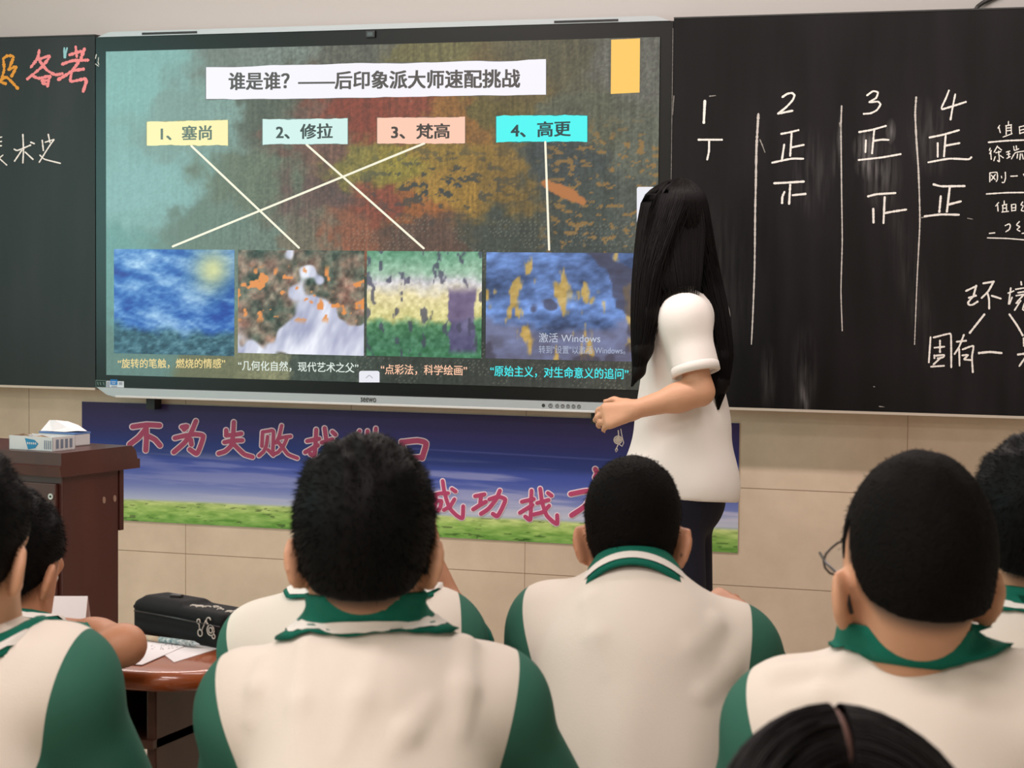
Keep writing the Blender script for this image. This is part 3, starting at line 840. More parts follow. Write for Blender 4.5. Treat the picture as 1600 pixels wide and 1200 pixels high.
chalk('chalk_line', CB_R, [[(1431.6, 152), (1430, 178), (1432, 220), (1435, 264), (1437, 322), (1437, 356), (1433, 435), (1429, 538)]], 3.0, M_CHD, 1.4, .4)
chalk('chalk_writing', CB_R, c5([(240, 90), (225, 115)], [(232, 105), (245, 155)], [(318, 55), (318, 85)], [(295, 95), (345, 85)], [(298, 95), (298, 170)], [(342, 88), (345, 165)], [(300, 115), (340, 112)], [(300, 140), (340, 135)], [(270, 195), (350, 165)]), 1.7)
chalk('chalk_writing', CB_R, c5([(415, 105), (420, 165)], [(415, 105), (470, 92)], [(420, 135), (470, 122)], [(422, 163), (470, 148)], [(470, 92), (474, 148)]), 1.7)
chalk('chalk_underline', CB_R, c5([(140, 242), (300, 228), (460, 222), (560, 218)]), 2.4)
chalk('chalk_writing', CB_R, c5([(155, 295), (148, 315)], [(165, 315), (150, 345)], [(160, 335), (165, 395)], [(220, 275), (190, 330)], [(225, 285), (255, 310)], [(205, 335), (250, 325)], [(230, 320), (238, 415), (222, 405)], [(200, 370), (188, 405)], [(245, 360), (272, 380)]), 1.7)
chalk('chalk_writing', CB_R, c5([(300, 330), (330, 320)], [(318, 325), (322, 375)], [(305, 350), (330, 345)], [(305, 385), (335, 370)], [(365, 280), (372, 315), (410, 300)], [(388, 275), (390, 300)], [(345, 390), (380, 335), (457, 320)], [(400, 345), (395, 385)], [(425, 345), (420, 395)], [(440, 345), (450, 390)]), 1.7)
chalk('chalk_writing', CB_R, c5([(152, 515), (152, 595)], [(152, 515), (215, 510), (220, 570), (210, 590)], [(165, 535), (200, 575)], [(200, 530), (165, 580)], [(255, 545), (258, 560)], [(290, 510), (292, 560), (280, 600), (262, 600)]), 1.8)
chalk('chalk_writing', CB_R, c5([(340, 545), (395, 542)], [(452, 525), (460, 542)]), 1.9)
chalk('chalk_underline', CB_R, c5([(122, 703), (300, 692), (460, 690), (560, 688)]), 2.3)
chalk('chalk_writing', CB_R, c5([(230, 780), (205, 810)], [(222, 805), (225, 855)], [(280, 765), (280, 800)], [(262, 805), (305, 795)], [(268, 810), (268, 860)], [(268, 832), (300, 828)], [(300, 805), (302, 855)], [(260, 865), (318, 858)]), 1.7)
chalk('chalk_writing', CB_R, c5([(345, 800), (348, 855)], [(345, 800), (382, 795), (382, 850)], [(348, 828), (380, 825)], [(348, 852), (382, 850)], [(445, 775), (430, 800), (450, 810), (432, 850), (452, 855)]), 1.7)
chalk('chalk_writing', CB_R, c5([(290, 985), (325, 970), (335, 990), (325, 1020), (295, 1040)], [(415, 950), (390, 980), (420, 995), (395, 1020), (420, 1035)], [(440, 1055), (462, 1052)]), 1.8)
chalk('chalk_underline', CB_R, c5([(130, 1095), (300, 1100), (457, 1112), (550, 1115)], [(148, 1055), (195, 1050)]), 1.8)
chalk('chalk_writing', CB_R, d7([(520, 185), (635, 130)], [(640, 125), (610, 235)], [(555, 265), (635, 240)], [(610, 240), (545, 320), (560, 348), (600, 345), (655, 310)], [(725, 95), (845, 75)], [(845, 75), (780, 190), (705, 265)], [(770, 200), (790, 280), (792, 390)], [(820, 240), (930, 275)]), 3.0)
chalk('chalk_writing', CB_R, d7([(1045, 150), (1020, 335)], [(1015, 210), (1080, 185)], [(1030, 335), (1060, 260)], [(1165, 75), (1170, 110)], [(1105, 165), (1195, 150)], [(1130, 205), (1220, 190)], [(1110, 240), (1195, 225)], [(1195, 230), (1105, 330), (1130, 320)], [(1160, 300), (1090, 410)], [(1205, 335), (1185, 400), (1215, 415)]), 2.4)
chalk('chalk_line', CB_R, d7([(735, 460), (565, 675)]), 3.2)
chalk('chalk_line', CB_R, d7([(1030, 460), (1120, 590), (1185, 705)]), 3.0)
chalk('chalk_writing', CB_R, d7([(105, 725), (85, 1020)], [(140, 730), (325, 685), (345, 720), (348, 1080)], [(215, 765), (215, 900)], [(150, 850), (265, 838)], [(150, 940), (150, 970)], [(150, 945), (260, 935), (255, 960), (190, 975)], [(215, 975), (140, 1045)], [(110, 1072), (260, 1062)]), 2.8)
chalk('chalk_writing', CB_R, d7([(410, 780), (520, 768)], [(495, 700), (440, 840), (385, 925)], [(440, 860), (445, 1060)], [(480, 870), (605, 830), (590, 960), (600, 1135)], [(475, 940), (545, 935), (500, 985), (580, 995)]), 2.8)
chalk('chalk_writing', CB_R, d7([(675, 912), (800, 900), (935, 912)]), 3.6)
chalk('chalk_writing', CB_R, d7([(1195, 740), (1200, 830)], [(1130, 930), (1240, 915)], [(1210, 970), (1145, 1065)]), 3.0)
for st_, w_ in ((a6([(645, 530), (670, 590), (692, 650)]), 2.0), (a6([(170, 122), (230, 116)]), 1.6), ([[(1053, 150), (1051, 180)]], 1.2), ([[(1312, 192), (1315, 206)]], 2.4), ([[(1365, 604), (1367, 604.5)]], 2.6), ([[(1374, 635), (1382, 636)]], 1.6), ([[(1440, 340), (1446, 339.5)]], 1.8), ([[(1512, 341), (1520, 342.5)]], 1.6)):
    chalk('faint_chalk_mark', CB_R, st_, w_, M_CHF, w_ * .5, .5)
chalk('edge_scratch', CB_R, [[(1051.6, 44), (1050.3, 150), (1048.6, 290), (1046.2, 420), (1044.5, 600)]], .9, mat('edge_scratch', lin((120, 116, 112)), .8), .8, .5)

chalk('chalk_writing', CB_L, e5([(25, 175), (60, 150), (115, 155), (75, 265)], [(75, 265), (140, 240), (100, 320)], [(30, 190), (35, 270), (5, 370)], [(-20, 375), (45, 330), (80, 350), (150, 425)], [(45, 385), (-20, 365)]), 4.4, M_OR, None, .4)
chalk('chalk_writing', CB_L, e5([(335, 100), (320, 170), (262, 248)], [(325, 180), (425, 150), (360, 240), (235, 345)], [(340, 195), (400, 270), (470, 310), (530, 300)], [(290, 325), (330, 340), (425, 320), (418, 345), (405, 410)], [(360, 345), (365, 385), (400, 385)], [(355, 362), (400, 358)]), 4.4, M_PK, None, .35)
chalk('chalk_writing', CB_L, e5([(645, 70), (655, 160)], [(595, 140), (690, 110)], [(720, 90), (690, 170)], [(530, 220), (620, 190), (755, 185)], [(690, 175), (610, 280), (500, 350)], [(620, 275), (710, 262)], [(610, 290), (600, 365), (650, 360), (725, 345), (735, 370), (710, 450)]), 4.6, M_PK, None, .35)
chalk('chalk_mark', CB_L, e5([(548, 82), (548, 164)], [(572, 82), (560, 130), (557, 166)]), 3.0, M_BL, 2.4, .2)
chalk('chalk_writing', CB_L, e5([(195, 820), (200, 950), (195, 1060)], [(122, 945), (150, 955), (260, 910)], [(185, 955), (125, 1045)], [(215, 970), (280, 1030)], [(262, 885), (292, 897)]), 2.3)
chalk('chalk_writing', CB_L, e5([(360, 870), (370, 955)], [(385, 885), (460, 862), (440, 890), (400, 950), (335, 1055)], [(412, 820), (425, 885)], [(340, 995), (380, 1030), (515, 1065)]), 2.1)
chalk('chalk_writing', CB_L, e5([(-30, 850), (15, 840)], [(-30, 885), (12, 878)], [(-40, 920), (12, 915)], [(-20, 1030), (25, 995)], [(-20, 1010), (58, 1080)]), 1.9)

# ------------------------------------------------------------------ soft bodies: distance fields turned into one continuous surface
class Field:
    def __init__(s, lo, hi, h):
        s.h = h; s.lo = np.array(lo, float); s.n = np.ceil((np.array(hi) - s.lo) / h).astype(int) + 1
        s.f = np.full(s.n, 1.0, np.float32)

    def _win(s, lo, hi, m):
        a = np.clip(np.floor((np.array(lo) - m - s.lo) / s.h).astype(int), 0, s.n - 1)
        b = np.clip(np.ceil((np.array(hi) + m - s.lo) / s.h).astype(int) + 1, 1, s.n)
        if np.any(b <= a): return None, None
        sl = tuple(slice(i, j) for i, j in zip(a, b))
        g = np.meshgrid(*[s.lo[k] + s.h * np.arange(a[k], b[k]) for k in range(3)], indexing='ij', sparse=True)
        return sl, g

    def add(s, prim, k=.02):
        fn, lo, hi = prim
        sl, g = s._win(lo, hi, k + 3 * s.h)
        if sl is None: return s
        b = fn(*g).astype(np.float32); a = s.f[sl]
        t = np.clip(.5 + .5 * (a - b) / k, 0, 1)
        s.f[sl] = a * (1 - t) + b * t - k * t * (1 - t)
        return s

    def sub(s, prim, k=.01):
        fn, lo, hi = prim
        sl, g = s._win(lo, hi, k + 3 * s.h)
        if sl is None: return s
        b = -fn(*g).astype(np.float32); a = s.f[sl]
        t = np.clip(.5 + .5 * (b - a) / k, 0, 1)
        s.f[sl] = a * (1 - t) + b * t + k * t * (1 - t)
        return s

    def clip(s, fn):
        """keep only where fn <= 0"""
        g = np.meshgrid(*[s.lo[k] + s.h * np.arange(s.n[k]) for k in range(3)], indexing='ij', sparse=True)
        s.f = np.maximum(s.f, fn(*g).astype(np.float32)); return s

    def warp(s, fn):
        g = np.meshgrid(*[s.lo[k] + s.h * np.arange(s.n[k]) for k in range(3)], indexing='ij', sparse=True)
        s.f = s.f + np.where(np.abs(s.f) < .06, fn(*g), 0).astype(np.float32); return s

    def sample(s, p):
        q = np.clip(np.round((np.asarray(p) - s.lo) / s.h).astype(int), 0, s.n - 1)
        return s.f[tuple(q)]

    def tri(s, p):
        q = np.clip((np.asarray(p) - s.lo) / s.h, 0, s.n - 1.001); i = q.astype(int); t = q - i
        c = s.f[i[0]:i[0] + 2, i[1]:i[1] + 2, i[2]:i[2] + 2]
        c = c[0] * (1 - t[0]) + c[1] * t[0]; c = c[0] * (1 - t[1]) + c[1] * t[1]
        return c[0] * (1 - t[2]) + c[1] * t[2]

    def hit(s, u, v, d0=1.0, d1=8.0):
        """first surface point on the sight line through a photo pixel"""
        for d in np.arange(d0, d1, s.h * .7):
            p = at(u, v, d)
            if np.all(p > s.lo) and np.all(p < s.lo + (s.n - 1) * s.h) and s.sample(p) < 0:
                return p, d
        return None, None

    def mesh(s, smooth=1):
        f = s.f; n = s.n; neg = f < 0
        c = np.zeros(n - 1, np.uint8)
        for dx in (0, 1):
            for dy in (0, 1):
                for dz in (0, 1):
                    c += neg[dx:n[0] - 1 + dx, dy:n[1] - 1 + dy, dz:n[2] - 1 + dz]
        idx = np.argwhere((c > 0) & (c < 8))
        if len(idx) == 0: return np.zeros((0, 3)), np.zeros((0, 4), int)
        cor = [(a, b, d) for a in (0, 1) for b in (0, 1) for d in (0, 1)]
        val = {k: f[idx[:, 0] + k[0], idx[:, 1] + k[1], idx[:, 2] + k[2]] for k in cor}
        pos = np.zeros((len(idx), 3)); cnt = np.zeros(len(idx))
        for A in cor:
            for ax in range(3):
                if A[ax] == 0:
                    B = list(A); B[ax] = 1; B = tuple(B)
                    va, vb = val[A], val[B]; cr = (va < 0) != (vb < 0)
                    t = np.where(cr, va / np.where(cr, va - vb, 1), 0)
                    pa = np.array(A, float)[None] + np.zeros((len(idx), 3)); pa[:, ax] += t
                    pos += pa * cr[:, None]; cnt += cr
        v = s.lo + s.h * (idx + pos / cnt[:, None])
        ids = np.full(n, -1, np.int32); ids[idx[:, 0], idx[:, 1], idx[:, 2]] = np.arange(len(idx))
        quads = []
        for ax in range(3):
            o1, o2 = [(1, 2), (2, 0), (0, 1)][ax]
            lo_ = [slice(1, -1)] * 3; lo_[ax] = slice(0, -1); hi_ = [slice(1, -1)] * 3; hi_[ax] = slice(1, None)
            a = neg[tuple(lo_)]; b = neg[tuple(hi_)]
            e = np.argwhere(a != b)
            if len(e) == 0: continue
            sg = a[e[:, 0], e[:, 1], e[:, 2]]
            e = e + 1; e[:, ax] -= 1
            def g(d1, d2):
                q = e.copy(); q[:, o1] -= d1; q[:, o2] -= d2
                return ids[q[:, 0], q[:, 1], q[:, 2]]
            qd = np.stack([g(1, 1), g(0, 1), g(0, 0), g(1, 0)], 1)
            qd[~sg] = qd[~sg][:, ::-1]
            quads.append(qd)
        q = np.vstack(quads); q = q[(q >= 0).all(1)]
        for _ in range(smooth):
            acc = np.zeros_like(v); ct = np.zeros(len(v))
            for a, b in ((0, 1), (1, 2), (2, 3), (3, 0)):
                np.add.at(acc, q[:, a], v[q[:, b]]); np.add.at(acc, q[:, b], v[q[:, a]])
                np.add.at(ct, q[:, a], 1); np.add.at(ct, q[:, b], 1)
            v = .5 * v + .5 * acc / np.maximum(ct, 1)[:, None]
        return v, q


def rc(a, b, ra, rb):
    """limb: a round bar tapering from ra at a to rb at b"""
    a = np.array(a, float); b = np.array(b, float); ba = b - a; L = ba @ ba + 1e-12; r = max(ra, rb)
    def fn(x, y, z):
        px, py, pz = x - a[0], y - a[1], z - a[2]
        t = np.clip((px * ba[0] + py * ba[1] + pz * ba[2]) / L, 0, 1)
        return np.sqrt((px - t * ba[0]) ** 2 + (py - t * ba[1]) ** 2 + (pz - t * ba[2]) ** 2) - (ra + (rb - ra) * t)
    return fn, np.minimum(a, b) - r, np.maximum(a, b) + r


def ell(c, r, M=None):
    c = np.array(c, float); r = np.array(r, float); M = np.eye(3) if M is None else M
    ext = np.abs(M) @ r
    def fn(x, y, z):
        px, py, pz = x - c[0], y - c[1], z - c[2]
        l = [px * M[0][k] + py * M[1][k] + pz * M[2][k] for k in range(3)]
        k0 = np.sqrt((l[0] / r[0]) ** 2 + (l[1] / r[1]) ** 2 + (l[2] / r[2]) ** 2)
        k1 = np.sqrt((l[0] / r[0] ** 2) ** 2 + (l[1] / r[1] ** 2) ** 2 + (l[2] / r[2] ** 2) ** 2) + 1e-9
        return k0 * (k0 - 1) / k1
    return fn, c - ext, c + ext


def cut(prim, p, n):
    """the same shape, ending at the plane through p (kept behind n)"""
    fn, lo, hi = prim
    return (lambda x, y, z: np.maximum(fn(x, y, z), (x - p[0]) * n[0] + (y - p[1]) * n[1] + (z - p[2]) * n[2])), lo, hi


def unit(v):
    return np.asarray(v, float) / (np.linalg.norm(v) + 1e-12)


def rotz(a):
    c, s = math.cos(a), math.sin(a); return np.array([[c, -s, 0], [s, c, 0], [0, 0, 1.0]])


def rotx(a):
    c, s = math.cos(a), math.sin(a); return np.array([[1.0, 0, 0], [0, c, -s], [0, s, c]])


def roty(a):
    c, s = math.cos(a), math.sin(a); return np.array([[c, 0, s], [0, 1.0, 0], [-s, 0, c]])


def heading(deg):
    """deg = turn to the left of the camera's own heading"""
    return rotz(-YAW + math.radians(deg))


# ---- materials of people
def skin_material(name, c, stub):
    m = mat(name, c, .5, .4, sss=.06, bump=(90, .06))
    nt = m.node_tree; b = nt.nodes['Principled BSDF']
    a = nt.nodes.new('ShaderNodeAttribute'); a.attribute_name = 'stubble'
    mx = nt.nodes.new('ShaderNodeMix'); mx.data_type = 'RGBA'
    mx.inputs[6].default_value = (*c, 1); mx.inputs[7].default_value = (*stub, 1)
    nt.links.new(a.outputs['Fac'], mx.inputs['Factor']); nt.links.new(mx.outputs[2], b.inputs['Base Color'])
    return m
M_SKIN = skin_material('skin', lin((206, 156, 124)), (.012, .010, .009))
M_SKIN2 = skin_material('skin_tan', lin((196, 140, 108)), (.014, .011, .010))
M_HAIR = mat('black_hair', (.0024, .0022, .0024), .6, .12)
M_HAIRB = mat('clipped_hair', (.0042, .0033, .0030), .75, .08, bump=(220, .3))
M_HAIRL = mat('long_black_hair', (.0050, .0036, .0037), .5, .13)
M_CREAM = mat('cream_cotton', lin((228, 219, 208)), .85, .2, sheen=.1, bump=(600, .12))
M_WHITE = mat('white_cotton', lin((236, 230, 224)), .85, .2, sheen=.1, bump=(700, .12))
M_GREEN = mat('green_cotton', lin((56, 108, 92)), .8, .2, bump=(600, .12))
M_TEAL = mat('teal_rib', lin((16, 104, 86)), .8, .2, bump=(500, .2))
M_STRIPE = mat('stripe_white', lin((232, 228, 222)), .8, .2)
M_NAVY = mat('navy_trousers', (.012, .012, .022), .85, .2, bump=(500, .12))
M_SHOE = mat('shoe_canvas', (.05, .05, .055), .7, .3); M_SOLE = mat('shoe_sole', (.6, .6, .58), .6)
M_EYEW = mat('eye_white', (.75, .74, .72), .2); M_IRIS = mat('iris', (.015, .01, .008), .1)
M_GLS = mat('spectacle_black', (.008, .008, .009), .3)
M_LENS = mat('spectacle_lens', (.8, .85, .88), .03, .5, alpha=.22)


def head_prims(c, R, k=1.0, ears=True):
    """c = midpoint between the ears; columns of R = right, forward, up"""
    P = lambda *p: c + R @ (np.array(p, float) * k)
    o = [(ell(P(0, -.012, .045), np.array((.0745, .097, .087)) * k, R), .01),
         (ell(P(0, .03, -.02), np.array((.058, .068, .084)) * k, R), .03),
         (rc(P(0, .045, -.07), P(0, .068, -.093), .043 * k, .027 * k), .03),
         (rc(P(.046, .012, -.045), P(.022, .066, -.094), .018 * k, .018 * k), .025), (rc(P(-.046, .012, -.045), P(-.022, .066, -.094), .018 * k, .018 * k), .025),
         (rc(P(-.036, .082, .034), P(.036, .082, .034), .013 * k, .013 * k), .02),
         (rc(P(0, .094, .016), P(0, .117, -.027), .0075 * k, .0125 * k), .012),
         (ell(P(.013, .104, -.031), np.array((.0085, .01, .0075)) * k, R), .006), (ell(P(-.013, .104, -.031), np.array((.0085, .01, .0075)) * k, R), .006),
         (ell(P(0, .097, -.061), np.array((.024, .010, .0062)) * k, R), .006), (ell(P(0, .095, -.071), np.array((.021, .0105, .007)) * k, R), .006)]
    s = [(ell(P(.032, .101, .012), np.array((.0155, .013, .0115)) * k, R), .012), (ell(P(-.032, .101, .012), np.array((.0155, .013, .0115)) * k, R), .012)]
    if ears:
        for sg in (1, -1):
            E = R @ rotz(sg * math.radians(32)) @ roty(sg * math.radians(10))
            o.append((ell(P(sg * .0815, -.012, -.004), np.array((.0085, .0205, .0335)) * k, E), .008))
            o.append((rc(P(sg * .072, .0, .012), P(sg * .07, .004, -.022), .012 * k, .010 * k), .012))
            s.append((ell(P(sg * .0905, .000, .000), np.array((.0085, .0125, .020)) * k, E), .006))
    return o, s


def hairline(y):
    return np.interp(y, [-.12, -.085, -.05, -.02, .004, .02, .05, .075, .1], [-.052, -.050, -.040, -.014, .026, .030, .042, .066, .078])


def to_head(v, c, R, k=1.0):
    return (v - c) @ R / k


def blades(v, nrm, n, L, wd, flow, spread=.5, seed=1):
    """short hairs: slim three-sided points standing on the given surface"""
    r = np.random.default_rng(seed)
    i = r.integers(0, len(v), n); p = v[i] + r.normal(0, .002, (n, 3)); d = .55 * nrm[i] + flow[i] + r.normal(0, spread, (n, 3))
    d /= np.linalg.norm(d, axis=1)[:, None]
    a = np.cross(d, r.normal(0, 1, (n, 3))); a /= np.linalg.norm(a, axis=1)[:, None]; b = np.cross(d, a)
    l = L * (.55 + .7 * r.random(n))[:, None]; w_ = wd
    base = p - nrm[i] * .003
    q = np.stack([base + a * w_, base - .5 * a * w_ + .87 * b * w_, base - .5 * a * w_ - .87 * b * w_, base + d * l], 1).reshape(-1, 3)
    k = np.arange(n)[:, None] * 4
    f = np.concatenate([k + np.array([[0, 1, 3]]), k + np.array([[1, 2, 3]]), k + np.array([[2, 0, 3]])])
    return q, f


def vnormals(v, q):
    n = np.zeros_like(v); fn = np.cross(v[q[:, 2]] - v[q[:, 0]], v[q[:, 3]] - v[q[:, 1]])
    for k in range(4): np.add.at(n, q[:, k], fn)
    return n / (np.linalg.norm(n, axis=1)[:, None] + 1e-12)


def hand_prims(w, d, nrm, side, curl=.5, k=1.0, spread=.12):
    """w wrist, d direction of the fingers, nrm back of the hand, side = direction of the thumb"""
    d = unit(d); nrm = unit(nrm - d * (nrm @ d)); side = unit(side - d * (side @ d) - nrm * (side @ nrm))
    o = []
    for s0, s1 in ((-.028, -.030), (-.010, -.011), (.010, .010), (.026, .029)):
        o.append((rc(w + side * s0 * .55 * k + d * .008, w + d * .082 * k + side * s1 * k, .0155 * k, .0125 * k), .014))
    for s1, L, r in ((.029, .066, .0088), (.010, .074, .0092), (-.010, .069, .0088), (-.029, .054, .0078)):
        p = w + d * (.084 - abs(s1 - .005) * .25) * k + side * s1 * k
        ang = 0.12; dirn = d + side * (s1 * spread * 8)
        for j, (fr, rr) in enumerate(((.46, 1), (.30, .92), (.24, .82))):
            ang += curl * (.6, .9, .55)[j]
            e = unit(unit(dirn) * math.cos(ang) - nrm * math.sin(ang))
            q = p + e * L * fr * k
            o.append((rc(p, q, r * rr * k, r * rr * .93 * k), .005)); p = q
    p = w + d * .022 * k + side * .026 * k - nrm * .006 * k
    e1 = unit(d * .72 + side * .62 - nrm * .35); q = p + e1 * .042 * k
    o.append((rc(w + d * .012 * k + side * .012 * k, p, .016 * k, .0145 * k), .012)); o.append((rc(p, q, .0135 * k, .0105 * k), .008))
    e2 = unit(d * .95 + side * .15 - nrm * .45); o.append((rc(q, q + e2 * .032 * k, .0102 * k, .0078 * k), .005))
    return o


def split_plane(v, q, co, no, near=None, rad=None):
    """cut a surface with a plane; returns (inner, outer) as (verts, faces) each"""
    bm = bmesh.new()
    vs = [bm.verts.new(p) for p in v]
    for f in q:
        try: bm.faces.new([vs[i] for i in f])
        except ValueError: pass
    bmesh.ops.bisect_plane(bm, geom=bm.verts[:] + bm.edges[:] + bm.faces[:], plane_co=Vector(co), plane_no=Vector(no), dist=1e-5)
    out = ([], []), ([], []); maps = ({}, {})
    co = np.array(co); no = np.array(no)
    for f in bm.faces:
        c = np.array(f.calc_center_median()); k = 1 if (c - co) @ no > 0 and (near is None or np.linalg.norm(c - near) < rad) else 0
        ids = []
        for vv in f.verts:
            if vv.index < 0 or True:
                key = vv
                if key not in maps[k]:
                    maps[k][key] = len(out[k][0]); out[k][0].append(tuple(vv.co))
                ids.append(maps[k][key])
        out[k][1].append(tuple(ids))
    bm.free()
    return out


def lerp(a, b, t):
    return a + (b - a) * t
PERSONS = []
TIMES = []


def person(name, label, J, head_yaw=0, head_pitch=0, head_roll=0, hs=1.0, torso_yaw=0, hair='short', buzz=0.0, skin=None, shirt='school',
           stand=False, hands=(None, None), folds=(), collar=None, glasses=False, vox=.0055, widen=0.0, sleeve_len=.86, seam=(.0, .0), seed=1, back=0.0,
           group=None, ears=True, belly=.02, neck_r=.050, fuzz=(9000, .0095), arm_r=1.0, cover_neck=True, top_tuft=.004, knees=None, seam_tilt=.35, trap=.012, nape=0.0, crown=0.0):
    skin = skin or M_SKIN
    c = J['head']; R = heading(head_yaw) @ roty(math.radians(head_roll)) @ rotx(math.radians(-head_pitch))
    N, P, SL, SR, EL, ER, WL, WR = [J[k] for k in ('N', 'P', 'SL', 'SR', 'EL', 'ER', 'WL', 'WR')]
    up = unit(N - P); xr = unit((SR - SL) - up * ((SR - SL) @ up)); fw = np.cross(up, xr)
    B = np.stack([xr, fw, up], 1)
    mid = (SL + SR) / 2
    base = np.array([P[0], P[1], 0.0])

    # ---------------- body: one continuous skin
    allp = np.array([c, N, P, SL, SR, EL, ER, WL, WR])
    lo = allp.min(0) - .17; hi = allp.max(0) + .17; lo[2] = max(lo[2], .02)
    F = Field(lo, hi, vox)
    add, sub = head_prims(c, R, hs, ears)
    for p, k in add: F.add(p, k)
    hb = c + R @ np.array((0, -.022, -.03)) * hs
    F.add(rc(hb, lerp(N, mid, .25) + fw * .01, neck_r, neck_r * 1.04), .018)
    for p, k in sub: F.sub(p, k)
    F.add(ell(lerp(N, P, .36) + fw * .012, (.135 + widen * .5, .088, .2), B), .05)
    F.add(rc(SL, SR, .045, .045), .05); F.add(ell(lerp(N, P, .75), (.13, .09, .18), B), .05); F.add(ell(P, (.14, .10, .10), B), .05)
    for s_, e_, w_, hd, sg in ((SL, EL, WL, hands[0], -1), (SR, ER, WR, hands[1], 1)):
        F.add(rc(N - up * trap, s_, .036, .042), .03)
        F.add(rc(s_, e_, .046 * arm_r, .037 * arm_r), .03)
        F.add(rc(e_, lerp(e_, w_, .35), .038 * arm_r, .0395 * arm_r), .02); F.add(rc(lerp(e_, w_, .3), w_, .0385 * arm_r, .0255 * arm_r), .02)
        if hd is None:
            hd = dict(d=w_ - e_, n=np.array([0, 0, 1.0]), s=-xr * sg, curl=.35)
        for p, k in hand_prims(w_, hd['d'], hd['n'], hd['s'], hd.get('curl', .4), hd.get('k', .95)): F.add(p, k)
    v, q = F.mesh(1)
    body = obj(name, v, q, skin, None, True, None, base)
    tag(body, label, 'person', group)
    l = to_head(v, c, R, hs)
    hl = hairline(l[:, 1]) + nape * (l[:, 1] < .01)
    fade = smooth01((l[:, 2] - hl + .030) / .034) * smooth01((.058 - l[:, 1]) / .03) * smooth01((l[:, 2] + .098) / .02)
    fade = np.where(np.abs(l[:, 0]) > .0785, 0, fade) * (l[:, 2] > -.1)
    earzone = (np.abs(l[:, 0]) > .066) & (l[:, 1] > -.024) & (l[:, 2] < .036)
    fade = np.where(earzone, 0, fade)
    att = body.data.attributes.new('stubble', 'FLOAT', 'POINT'); att.data.foreach_set('value', (fade * .93).astype(np.float32))
    # eyes
    for sg in (-1, 1):
        ec = c + R @ np.array((sg * .032, .0765, .012)) * hs
        e = MB(); n = 10
        for rr, mi, off in ((.0125, 0, 0), (.0062, 1, .0072)):
            ring = []
            for a_ in np.linspace(0, math.pi, 7):
                for b_ in np.linspace(0, 2 * math.pi, n, endpoint=False):
                    ring.append(ec + R @ (np.array((math.sin(a_) * math.cos(b_) * rr, math.cos(a_) * rr + off, math.sin(a_) * math.sin(b_) * rr)) * hs))
            e.add(ring, [(i * n + j, i * n + (j + 1) % n, (i + 1) * n + (j + 1) % n, (i + 1) * n + j) for i in range(6) for j in range(n)], mi)
        e.build('eye', [M_EYEW, M_IRIS], body, smooth=True, origin=base)

    # ---------------- hair
    if hair in ('short', 'buzz'):
        th = .0125 if hair == 'short' else .0035
        hm = M_HAIR if hair == 'short' else M_HAIRB
        H = Field(c - .17, c + .18, .0045)
        H.add(ell(c + R @ np.array((0, -.014, .049)) * hs, np.array((.0745 + th * .75, .097 + th, .087 + th * 1.15 + crown)) * hs, R), .01)
        H.add(rc(c + R @ np.array((0, -.030, -.002)) * hs, c + R @ np.array((0, -.026, -.06)) * hs, (.0655 + th * .3) * hs, (.0505 + th * .25) * hs), .02)
        ph = np.random.default_rng(seed).random(9) * 6.28
        def wob(x, y, z):
            a = (x - c[0]) * R[0][0] + (y - c[1]) * R[1][0] + (z - c[2]) * R[2][0]; b = (x - c[0]) * R[0][1] + (y - c[1]) * R[1][1] + (z - c[2]) * R[2][1]; e = (x - c[0]) * R[0][2] + (y - c[1]) * R[1][2] + (z - c[2]) * R[2][2]
            topm = np.clip((e - .06) / .06, 0, 1)
            return -top_tuft * topm * (np.sin(a * 120 + ph[0]) * np.sin(b * 90 + ph[1]) + .6 * np.sin(a * 210 + b * 60 + ph[2])) * (1 if hair == 'short' else .2)
        H.warp(wob)
        def line(x, y, z):
            b = ((x - c[0]) * R[0][1] + (y - c[1]) * R[1][1] + (z - c[2]) * R[2][1]) / hs; e = ((x - c[0]) * R[0][2] + (y - c[1]) * R[1][2] + (z - c[2]) * R[2][2]) / hs
            return (hairline(b) + nape * (b < .01) + .004 - e) * .8
        H.clip(line)
        hv, hq = H.mesh(1); hn = vnormals(hv, hq)
        hl_ = to_head(hv, c, R, hs)
        fl = np.zeros_like(hv); dz = np.clip((.10 - hl_[:, 2]) / .12, 0, 1)
        out_ = hl_ - np.array((0, -.05, .10)); out_[:, 2] = np.minimum(out_[:, 2], 0); out_ /= np.linalg.norm(out_, axis=1)[:, None] + .02
        fl += (out_ @ R.T) * 1.0 - R[:, 2] * (dz * .9)[:, None] + R[:, 1] * (np.clip((hl_[:, 2] - .1) / .05, 0, 1) * .5)[:, None]
        ok = hl_[:, 2] > hairline(hl_[:, 1]) + nape * (hl_[:, 1] < .01) + .01
        nb, Lb = fuzz
        Lq, fq = blades(hv[ok], hn[ok], nb, Lb if hair == 'short' else .004, .0006, fl[ok], .26, seed)
        V = np.vstack([hv, Lq]); FQ = [tuple(x) for x in hq] + [tuple(x + len(hv)) for x in fq]
        # fringe of finer hair along the nape
        obj('hair', V, FQ, hm, body, True, None, base)
    # ---------------- glasses
    if glasses:
        g = MB(); G = lambda *p: c + R @ (np.array(p, float) * hs)
        for sg in (-1, 1):
            g.tube([G(sg * .070, .094, .016), G(sg * .078, .05, .018), G(sg * .0785, .01, .018), G(sg * .0765, -.014, .008), G(sg * .0735, -.026, -.014)], [.0016, .0016, .0018, .0022, .0026], 6)
            g.tube([G(sg * .036 + .028 * math.cos(t), .105 - .004 * abs(math.cos(t)) - (.004 if sg * math.cos(t) > .5 else 0), .006 + .020 * math.sin(t)) for t in np.linspace(0, 2 * math.pi, 17)], .0014, 6, cap=False)
